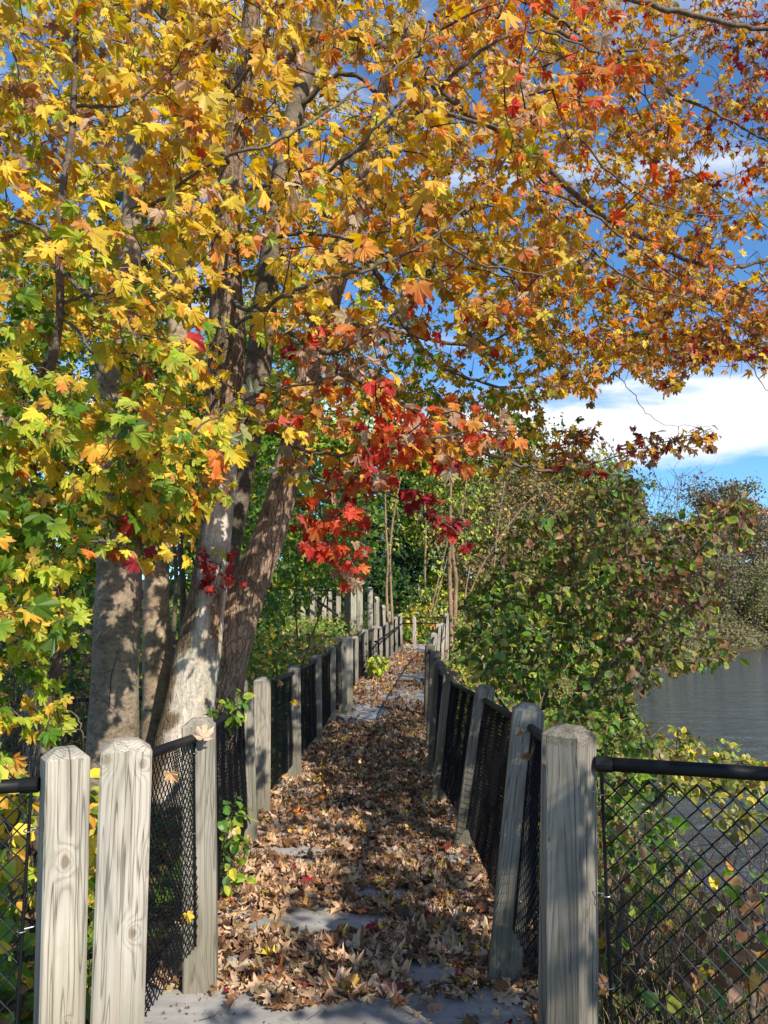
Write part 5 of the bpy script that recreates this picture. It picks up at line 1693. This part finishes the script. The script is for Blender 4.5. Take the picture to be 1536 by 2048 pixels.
one = lambda **k: [(768, 1000, k)]
PAL.update(ever=(.035, .07, .028), bluegreen=(.05, .085, .045), straw=(.25, .20, .09), rust=(.36, .13, .04), haze=(.16, .15, .11), greyb=(.17, .125, .09), moss=(.17, .19, .075), dun=(.25, .21, .11))  # moss, dun, haze and greyb carry distance haze in the leaf colour
for k_, v_ in dict(ever=('ever', 'dkgreen', 'ever'), bluegreen=('bluegreen', 'dkgreen', 'bluegreen'), straw=('straw', 'gold', 'olive'), rust=('rust', 'orange', 'brown'), haze=('haze', 'dun', 'haze'), moss=('moss', 'dun', 'moss'), dun=('dun', 'haze', 'straw'), greyb=('greyb', 'brown', 'haze')).items(): TIPS[k_] = v_
BT = [
    ('dark evergreen filling the gap left of the thin twin sapling', 700, 30, 860, 240, one(ever=.7, dkgreen=.3), 7000, .26, 'cone', .16),
    ('dark evergreen standing right behind the distant pale post fence', 810, 46, 900, 260, one(ever=.75, dkgreen=.25), 7000, .34, 'cone', .2),
    ('deep green tree above the upper terrace fence', 620, 27, 800, 260, one(dkgreen=.5, green=.4, olive=.1), 7000, .24, 'round', .16),
    ('green tree behind the furrowed maple stems', 520, 20, 760, 260, one(dkgreen=.4, green=.4, olive=.2), 7000, .18, 'round', .14),
    ('dark green tree behind the slender trunk', 380, 15, 700, 300, one(dkgreen=.5, green=.4, olive=.1), 8000, .15, 'round', .12),
    ('olive green tree deep in shade at the left of the picture', 160, 14, 560, 320, one(dkgreen=.4, green=.3, olive=.3), 9000, .14, 'round', .12),
    ('leafy green tree touching the left picture edge', -20, 13, 500, 300, one(dkgreen=.35, green=.4, lime=.1, olive=.15), 8000, .13, 'round', .12),
    ('golden brown twiggy tree behind the thin right saplings', 985, 36, 925, 190, one(dun=.3, straw=.3, brown=.2, moss=.2), 6000, .2, 'round', .12),
    ('thinly leaved tan tree right of the saplings', 1060, 40, 930, 190, one(straw=.4, brown=.2, dun=.3, rust=.08), 6500, .22, 'round', .12),
    ('tall yellow green tree behind the big bank shrub', 1130, 46, 955, 200, one(ywgreen=.3, moss=.4, green=.2, straw=.1), 11000, .26, 'round', .18),
    ('blue green conifer rising above the yellow green tree', 1200, 58, 945, 120, one(bluegreen=.7, ever=.3), 5000, .32, 'cone', .2),
    ('pale lime tree above the cross fence', 880, 38, 880, 170, one(lime=.12, ywgreen=.35, green=.4), 7000, .2, 'round', .12),
    ('green tree at the back of the ivy slope', 930, 50, 930, 180, one(green=.45, moss=.4, straw=.1), 9000, .28, 'round', .15),
    ('rounded olive tree low behind the bank shrub', 1240, 62, 985, 180, one(moss=.5, green=.3, haze=.2), 8000, .34, 'round', .18),
    ('broad mossy green tree far behind the thin right saplings', 960, 66, 955, 240, one(moss=.5, green=.3, dun=.2), 11000, .36, 'round', .2),
    ('dull brown green tree closing the view behind the tan tree', 1080, 74, 965, 240, one(moss=.4, greyb=.2, green=.2, dun=.2), 11000, .4, 'round', .2),
    ('small round mossy tree at the back over the end of the path', 860, 62, 985, 180, one(green=.4, moss=.4, dkgreen=.2), 9000, .32, 'round', .18),
    ('shaded green tree between the trunks and terrace', 460, 24, 620, 260, one(dkgreen=.5, green=.3, olive=.2), 7000, .2, 'round', .15),
    ('tall thin crowned tree behind the maple canopy', 690, 34, 640, 240, one(olive=.35, green=.3, straw=.3), 2200, .24, 'round', .18),
]
for k_, (lab, px_, Y_, tp_, w_, ct_, n_, sz_, kd_, tr_) in enumerate(BT):
    tree(lab, px_, Y_, tp_, w_, ct_, n_, sz_, 100 + k_, group='trees standing behind the path and terrace', trunk_r=tr_, kinds=kd_, name='evergreen_tree' if kd_ == 'cone' else 'tree', crown_lo=.04 if kd_ == 'cone' else .12, nb=26 if kd_ == 'cone' else 18)
# far bank, distance haze muted into the leaf colours
FB = [('grey brown tree on the far bank right of the bare blue grey tree', 1440, 100, 975, 110, one(greyb=.5, haze=.3, moss=.2), 6500, .42),
      ('green tipped tall tree highest on the far bank', 1470, 128, 968, 120, one(bluegreen=.4, olive=.3, haze=.3), 5000, .5),
      ('orange maple high on the far bank at the right edge', 1530, 135, 1005, 90, one(rust=.7, orange=.3), 4000, .5),
      ('brown bushy tree in front of the orange maple', 1500, 108, 1035, 110, one(greyb=.5, haze=.3, straw=.2), 5000, .42),
      ('brown haze coloured tree leaving the right picture edge', 1570, 112, 1040, 110, one(greyb=.4, haze=.3, moss=.3), 6000, .42),
      ('olive bank tree low above the driftwood', 1490, 104, 1150, 120, one(moss=.5, dun=.3, straw=.1), 6000, .38),
      ('yellow green bush tree at the water line by the right edge', 1550, 112, 1160, 120, one(moss=.5, dun=.3, ywgreen=.15), 6000, .38),
      ('low tan willow at the left end of the far bank', 1415, 92, 1130, 120, one(dun=.5, moss=.3, haze=.3), 6000, .36),
      ('dull green tree behind the bank shrub near the water', 1340, 84, 1040, 120, one(moss=.5, haze=.3, green=.1), 6000, .36),
      ('small brown tree in the gap below the bare tree', 1390, 98, 1060, 90, one(greyb=.5, moss=.3), 4600, .36),
      ('wide olive tree behind the sky gap shrub branches', 1290, 75, 1050, 130, one(moss=.6, haze=.3), 6000, .34)]
for k_, (lab, px_, Y_, tp_, w_, ct_, n_, sz_) in enumerate(FB):
    tree(lab, px_, Y_, tp_, w_, ct_, n_, sz_, 200 + k_, group='trees on the far river bank', trunk_r=.2, crown_lo=.02, nb=16)
tree('bare blue grey tree against the sky above the far bank', 1375, 118, 952, 120, one(haze=1), 0, .3, 301, name='bare_tree', trunk_r=.16, crown_lo=.25, nb=46, bark=(.16, .16, .19))
tree('second leafless tree peeping left of the tall bare one', 1335, 122, 985, 80, one(haze=1), 0, .3, 302, name='bare_tree', trunk_r=.12, crown_lo=.25, nb=34, bark=(.17, .16, .18))

# thin saplings by the path
def sap(lab, stems, Y, leafpoly, nl, ctrl, seed, size=.11):
    rg = np.random.default_rng(seed)
    e_ = empty('sapling', tuple(P(stems[0][0][0], stems[0][0][1], Y)), lab, 'sapling')
    s = Skel()
    for st in stems:
        pts_, _ = stem(st, e_, name='stem', sides=10, d0=Y, seed=seed, base_c=(.30, .20, .12), k=6)
        s.limb(pts_[8:])
    if nl:
        s.grow(sample_poly(leafpoly, nl, rg, Y - 1.2, Y + 1.2), rg, maxlen=3.5, droop=-.05)
        b, p, d, g_ = s.leaves(rg, .16, .5, .03)
        qx, qy = proj(p)
        c1, c2 = colours(qx, qy, ctrl, rg, g_)
        a = Acc(); place(a, T_ovs, p, leaf_frames(d, rg), size * rg.uniform(.6, 1.2, len(p)), c1, c2, rg)
        o = obj('crown', a.mesh('crown', M_green), e_); o['kind'] = 'stuff'; o.location = -Vector(e_.location)
        a = Acc(); s.draw(a, C=(.2, .15, .11), r0=.004, k=.004); o = obj('twigs', a.mesh('twigs', M_twig), e_); o['kind'] = 'stuff'; o.location = -Vector(e_.location)


sap('twin stemmed tan sapling rising behind the stepped post fence', [[(776, 1240, 6), (773, 1180, 5.5), (776, 1120, 5), (772, 1060, 4), (770, 980, 3)], [(785, 1250, 6), (782, 1180, 5), (780, 1110, 4.5), (786, 1040, 4), (800, 960, 3)]], 22,
    [(700, 930), (850, 930), (860, 1100), (720, 1100)], 60, one(green=.4, lime=.3, olive=.3), 401)
sap('tall forked sapling with pale lime leaves at the right of the far path', [[(903, 1320, 10), (902, 1240, 9), (899, 1150, 8.5), (900, 1050, 7), (902, 960, 5), (905, 880, 3)], [(914, 1325, 9), (910, 1230, 9), (912, 1160, 8), (905, 1090, 7), (925, 1020, 4), (935, 940, 3)]], 16.5,
    [(840, 930), (980, 920), (1000, 1040), (940, 1120), (860, 1180), (840, 1060)], 150, one(lime=.55, bgreen=.25, ywgreen=.2), 402, .10)
sap('short crooked sapling stems right of the forked one', [[(932, 1320, 7), (938, 1260, 6), (930, 1200, 4), (940, 1130, 3)], [(925, 1315, 5), (930, 1260, 4), (938, 1210, 3)]], 16.8, [(920, 1150), (1000, 1120), (1000, 1200), (940, 1240)], 24, one(ywgreen=.6, rust=.2, lime=.2), 403)
sap('bare thin twin branches crossing dark gap above the cross fence', [[(858, 1235, 3), (872, 1180, 3), (886, 1120, 2.5), (900, 1060, 2)], [(864, 1235, 2.5), (878, 1180, 2.5), (896, 1110, 2), (915, 1040, 1.6)]], 27.5, None, 0, None, 404)
sap('single pale trunk seen in the dark gap behind the distant posts', [[(851, 1200, 4), (850, 1130, 4), (852, 1050, 3.5), (846, 980, 3)]], 36, None, 0, None, 405)
sap('grey leaning branches arching right behind the big shrub', [[(930, 1210, 4), (965, 1130, 3.5), (1010, 1060, 3), (1060, 1000, 2.2), (1090, 985, 1.5)], [(955, 1250, 4), (985, 1150, 3), (995, 1060, 2.5), (1010, 960, 2)], [(965, 1190, 3), (1020, 1120, 2.6), (1080, 1060, 2), (1130, 1010, 1.5)]], 20, [(950, 980), (1100, 950), (1130, 1060), (1000, 1120)], 46, one(straw=.5, gold=.3, brown=.2), 406, .09)

# ------------------------------------------------------------------ ground cover, grass, twigs
def cover(name, n, xr, yr, ctrl, size, hmax, seed, mask=None, mat=None, tm=None):
    rg = np.random.default_rng(seed)
    Y = yr[0] + (yr[1] - yr[0]) * rg.uniform(0, 1, n)
    lo = xr[0](Y); hi = xr[1](Y)
    X = lo + (hi - lo) * rg.uniform(0, 1, n)
    if mask is not None:
        k = mask(X, Y); X, Y = X[k], Y[k]
    n = len(X)
    hh = hmax * rg.uniform(0, 1, n) ** 1.5 * (.3 + 1.1 * fbm(X * 1.4, Y * 1.4))
    Z = terrain(X, Y) + .02 + hh
    p = np.stack([X, Y, Z], -1)
    nrm = rg.normal(0, .5, (n, 3)) + np.array([.2, -.4, .8])
    Rm = frames(rg.normal(0, 1, (n, 3)), nrm)
    c1, c2 = colours(X * 0 + 768, Y * 0 + 1000, ctrl, rg, None, .35)
    a = Acc(); place(a, tm or T_ovs, p, Rm, size * rg.uniform(.6, 1.3, n), c1, c2, rg)
    o = obj(name, a.mesh(name, mat or M_green)); o['kind'] = 'stuff'
    set_props(o, None)
    return o


o = cover('ground_cover', 9000, (lambda y: pathL(y) * 0 - 7, lambda y: pathL(y) - .25), (2.2, 11), one(dkgreen=.2, green=.3, brown=.2, umber=.2, olive=.1), .09, .3, 500)
o['label'] = 'low green and brown undergrowth between the left fence and the trunks'; o['category'] = 'undergrowth'
o = cover('ground_cover', 16000, (lambda y: pathL(y) * 0 - 9, lambda y: pathL(y) - .2), (10, 27), one(bgreen=.35, green=.2, ywgreen=.2, brown=.1), .10, .25, 501)
o['label'] = 'green ground plants on the sunny terrace slope'; o['category'] = 'undergrowth'
o = cover('ground_cover', 16000, (lambda y: y * 0 - 12, lambda y: edge(y) - 1), (28.8, 60), one(bgreen=.35, green=.2, ywgreen=.25, brown=.1, lime=.1), .26, .8, 502)
o['label'] = 'ivy and brush on the rise beyond the cross fence'; o['category'] = 'undergrowth'
o = cover('ground_cover', 20000, (lambda y: pathR(y) + .12, lambda y: edge(y) - .1), (2.9, 30), one(green=.3, bgreen=.2, brown=.2, umber=.1, ywgreen=.15), .085, .3, 503)
o['label'] = 'mixed low plants covering the near river bank'; o['category'] = 'undergrowth'
o = cover('bank_brush', 26000, (lambda y: edge(y) - 9, lambda y: edge(y) - .3), (60, 135), one(moss=.45, dun=.3, greyb=.2), .45, 1.6, 504, mat=M_far)
o['label'] = 'olive brush along the far shoreline above the water'; o['category'] = 'brush'


def grass(name, n, xr, yr, seed, hgt, cols, label):
    rg = np.random.default_rng(seed)
    Y = rg.uniform(yr[0], yr[1], n)
    X = xr[0](Y) + (xr[1](Y) - xr[0](Y)) * rg.uniform(0, 1, n)
    k = fbm(X * 2, Y * 2) > .35
    X, Y = X[k], Y[k]; n = len(X)
    Z = terrain(X, Y)
    h = hgt * rg.uniform(.4, 1.2, n)
    az = rg.uniform(0, 6.28, n); bend = rg.uniform(.1, .8, n)
    d = np.stack([np.cos(az), np.sin(az), 0 * az], -1)
    w = np.stack([-np.sin(az), np.cos(az), 0 * az], -1) * .0028
    b = np.stack([X, Y, Z], -1)
    rows = []
    for u in (0, .4, .75):
        c = b + d * (bend * h * u * u)[:, None] + np.array([0, 0, 1]) * (h * (u - .35 * bend * u * u))[:, None]
        rows += [c - w * (1 - u * .6), c + w * (1 - u * .6)]
    u = 1.0
    rows.append(b + d * (bend * h)[:, None] + np.array([0, 0, 1]) * (h * (1 - .35 * bend))[:, None])
    V = np.stack(rows, 1)
    F4 = np.array([[0, 1, 3, 2], [2, 3, 5, 4]]); F3 = np.array([[4, 5, 6]])
    off = (np.arange(n) * 7)[:, None, None]
    pal = np.array(cols); C = pal[rg.integers(0, len(pal), n)] * rg.uniform(.6, 1.3, (n, 1))
    a = Acc(); a.add(V.reshape(-1, 3), [(F4[None] + off).reshape(-1, 4), (F3[None] + off).reshape(-1, 3)], np.repeat(C, 7, 0))
    o = obj(name, a.mesh(name, M_green)); o['kind'] = 'stuff'; o['label'] = label; o['category'] = 'grass'
    return o


grass('grass', 14000, (lambda y: pathR(y) + .12, lambda y: edge(y) - .05), (2.4, 6.5), 600, .38, [(.30, .21, .11), (.40, .30, .16), (.08, .12, .03), (.06, .09, .025), (.18, .10, .06)], 'tangled dry and green grass behind the lower right mesh')
grass('grass', 5000, (lambda y: pathL(y) * 0 - 5, lambda y: pathL(y) - .4), (18.9, 24), 601, .14, [(.14, .2, .04), (.2, .22, .05)], 'short sunlit grass on the upper terrace')


def brush_twigs(name, label, poly, n, d0, d1, seed, C, r=.003):
    rg = np.random.default_rng(seed)
    p = sample_poly(poly, n, rg, d0, d1)
    g_ = terrain(p[:, 0], p[:, 1])
    a = Acc()
    for q, z in zip(p, g_):
        b = np.array([q[0] + rg.normal(0, .2), q[1] + rg.normal(0, .2), z - .02])
        m_ = (b + q) / 2 + rg.normal(0, .07, 3)
        c = smooth_path([b, m_, q, q + rg.normal(0, .12, 3)], 3)
        a.tube(c, np.linspace(r, r * .4, len(c)), 3, np.array(C) * rg.uniform(.7, 1.4), cap=False)
    o = obj(name, a.mesh(name, M_twig)); o['kind'] = 'stuff'; o['label'] = label; o['category'] = 'brush'


brush_twigs('dead_brush', 'tangle of bare reddish twigs on the bank by the near water', [(1230, 1700), (1536, 1620), (1536, 1980), (1230, 1980)], 260, 3.2, 6.2, 700, (.16, .10, .08), .0028)
brush_twigs('dead_brush', 'dark bare twigs between the left trunks and the fence', [(0, 1300), (180, 1300), (180, 1560), (0, 1600)], 120, 4.2, 6.5, 701, (.08, .06, .045), .004)
# driftwood on the far shore
dw = empty('driftwood', tuple(P(1490, 1293, 106)), 'dark driftwood heap at the far water line', 'driftwood')
rg = np.random.default_rng(9)
for k_ in range(12):
    c = P(rg.uniform(1462, 1536), rg.uniform(1286, 1294), 103 + rg.uniform(0, 3)); v = rg.normal(0, 1, 3) * [2.2, .6, .35]
    A = Acc(); A.tube(smooth_path([c - v, c + rg.normal(0, .2, 3), c + v], 4), np.linspace(.16, .05, 9), 6, (.05, .04, .035)); obj('log', A.mesh('log', M_twig), dw)

# single leaves caught in the fences
def caught(label, px, py, Y, colr, seed, s=.055, tm=None):
    rg = np.random.default_rng(seed)
    V, F, T = (tm or T_dryhi)[(seed % 8) if tm else 11 - seed % 5]
    me = mesh_np('fallen_leaf', V * s, [F], M_dry, np.array(PAL[colr]) * np.ones((len(V), 3)))
    o = obj('fallen_leaf', me, None, tuple(P(px, py, Y)))
    m = Matrix([list(r_) for r_ in frames(np.array([[rg.normal(0, .5), -.1, rg.normal(0, 1)]]), np.array([[.3, -1, .4]]))[0]])
    o.rotation_euler = m.to_euler()
    set_props(o, label, 'leaf')


caught('pale yellow maple leaf caught at the top of the second left post mesh', 405, 1478, 3.42, 'pale', 1, .06, T_hi)
caught('curled brown leaf stuck in the nearest left path mesh', 338, 1545, 3.05, 'tan', 2, .045)
caught('orange leaf hanging low in the nearest left path mesh', 371, 1828, 3.3, 'gold', 3, .04)
caught('pale leaf resting on the green climber at the left fence', 467, 1655, 4.1, 'pale', 4, .055, T_hi)
caught('tan leaf stuck on the rail of the second right post', 1042, 1458, 3.5, 'tan', 5, .035)
caught('small brown leaf in the mesh right of the second right post', 1050, 1518, 3.45, 'brown', 6, .035)
caught('pale brown leaf on the fourth right mesh rail', 918, 1365, 6.4, 'pale', 7, .06)
caught('pink tan leaf in the mesh behind the big left post', 560, 1362, 7.3, 'rose', 8, .055)
caught('brown leaf on the fence post left of the path middle', 592, 1408, 8.0, 'gold', 9, .06)

for o in col.objects:
    if o.get('category') == 'fence': o['group'] = 'weathered post and black mesh fences'
    if o.get('category') == 'sapling': o['group'] = 'thin saplings'
    if o.get('category') == 'leaf': o['group'] = 'fallen leaves caught on the fences'
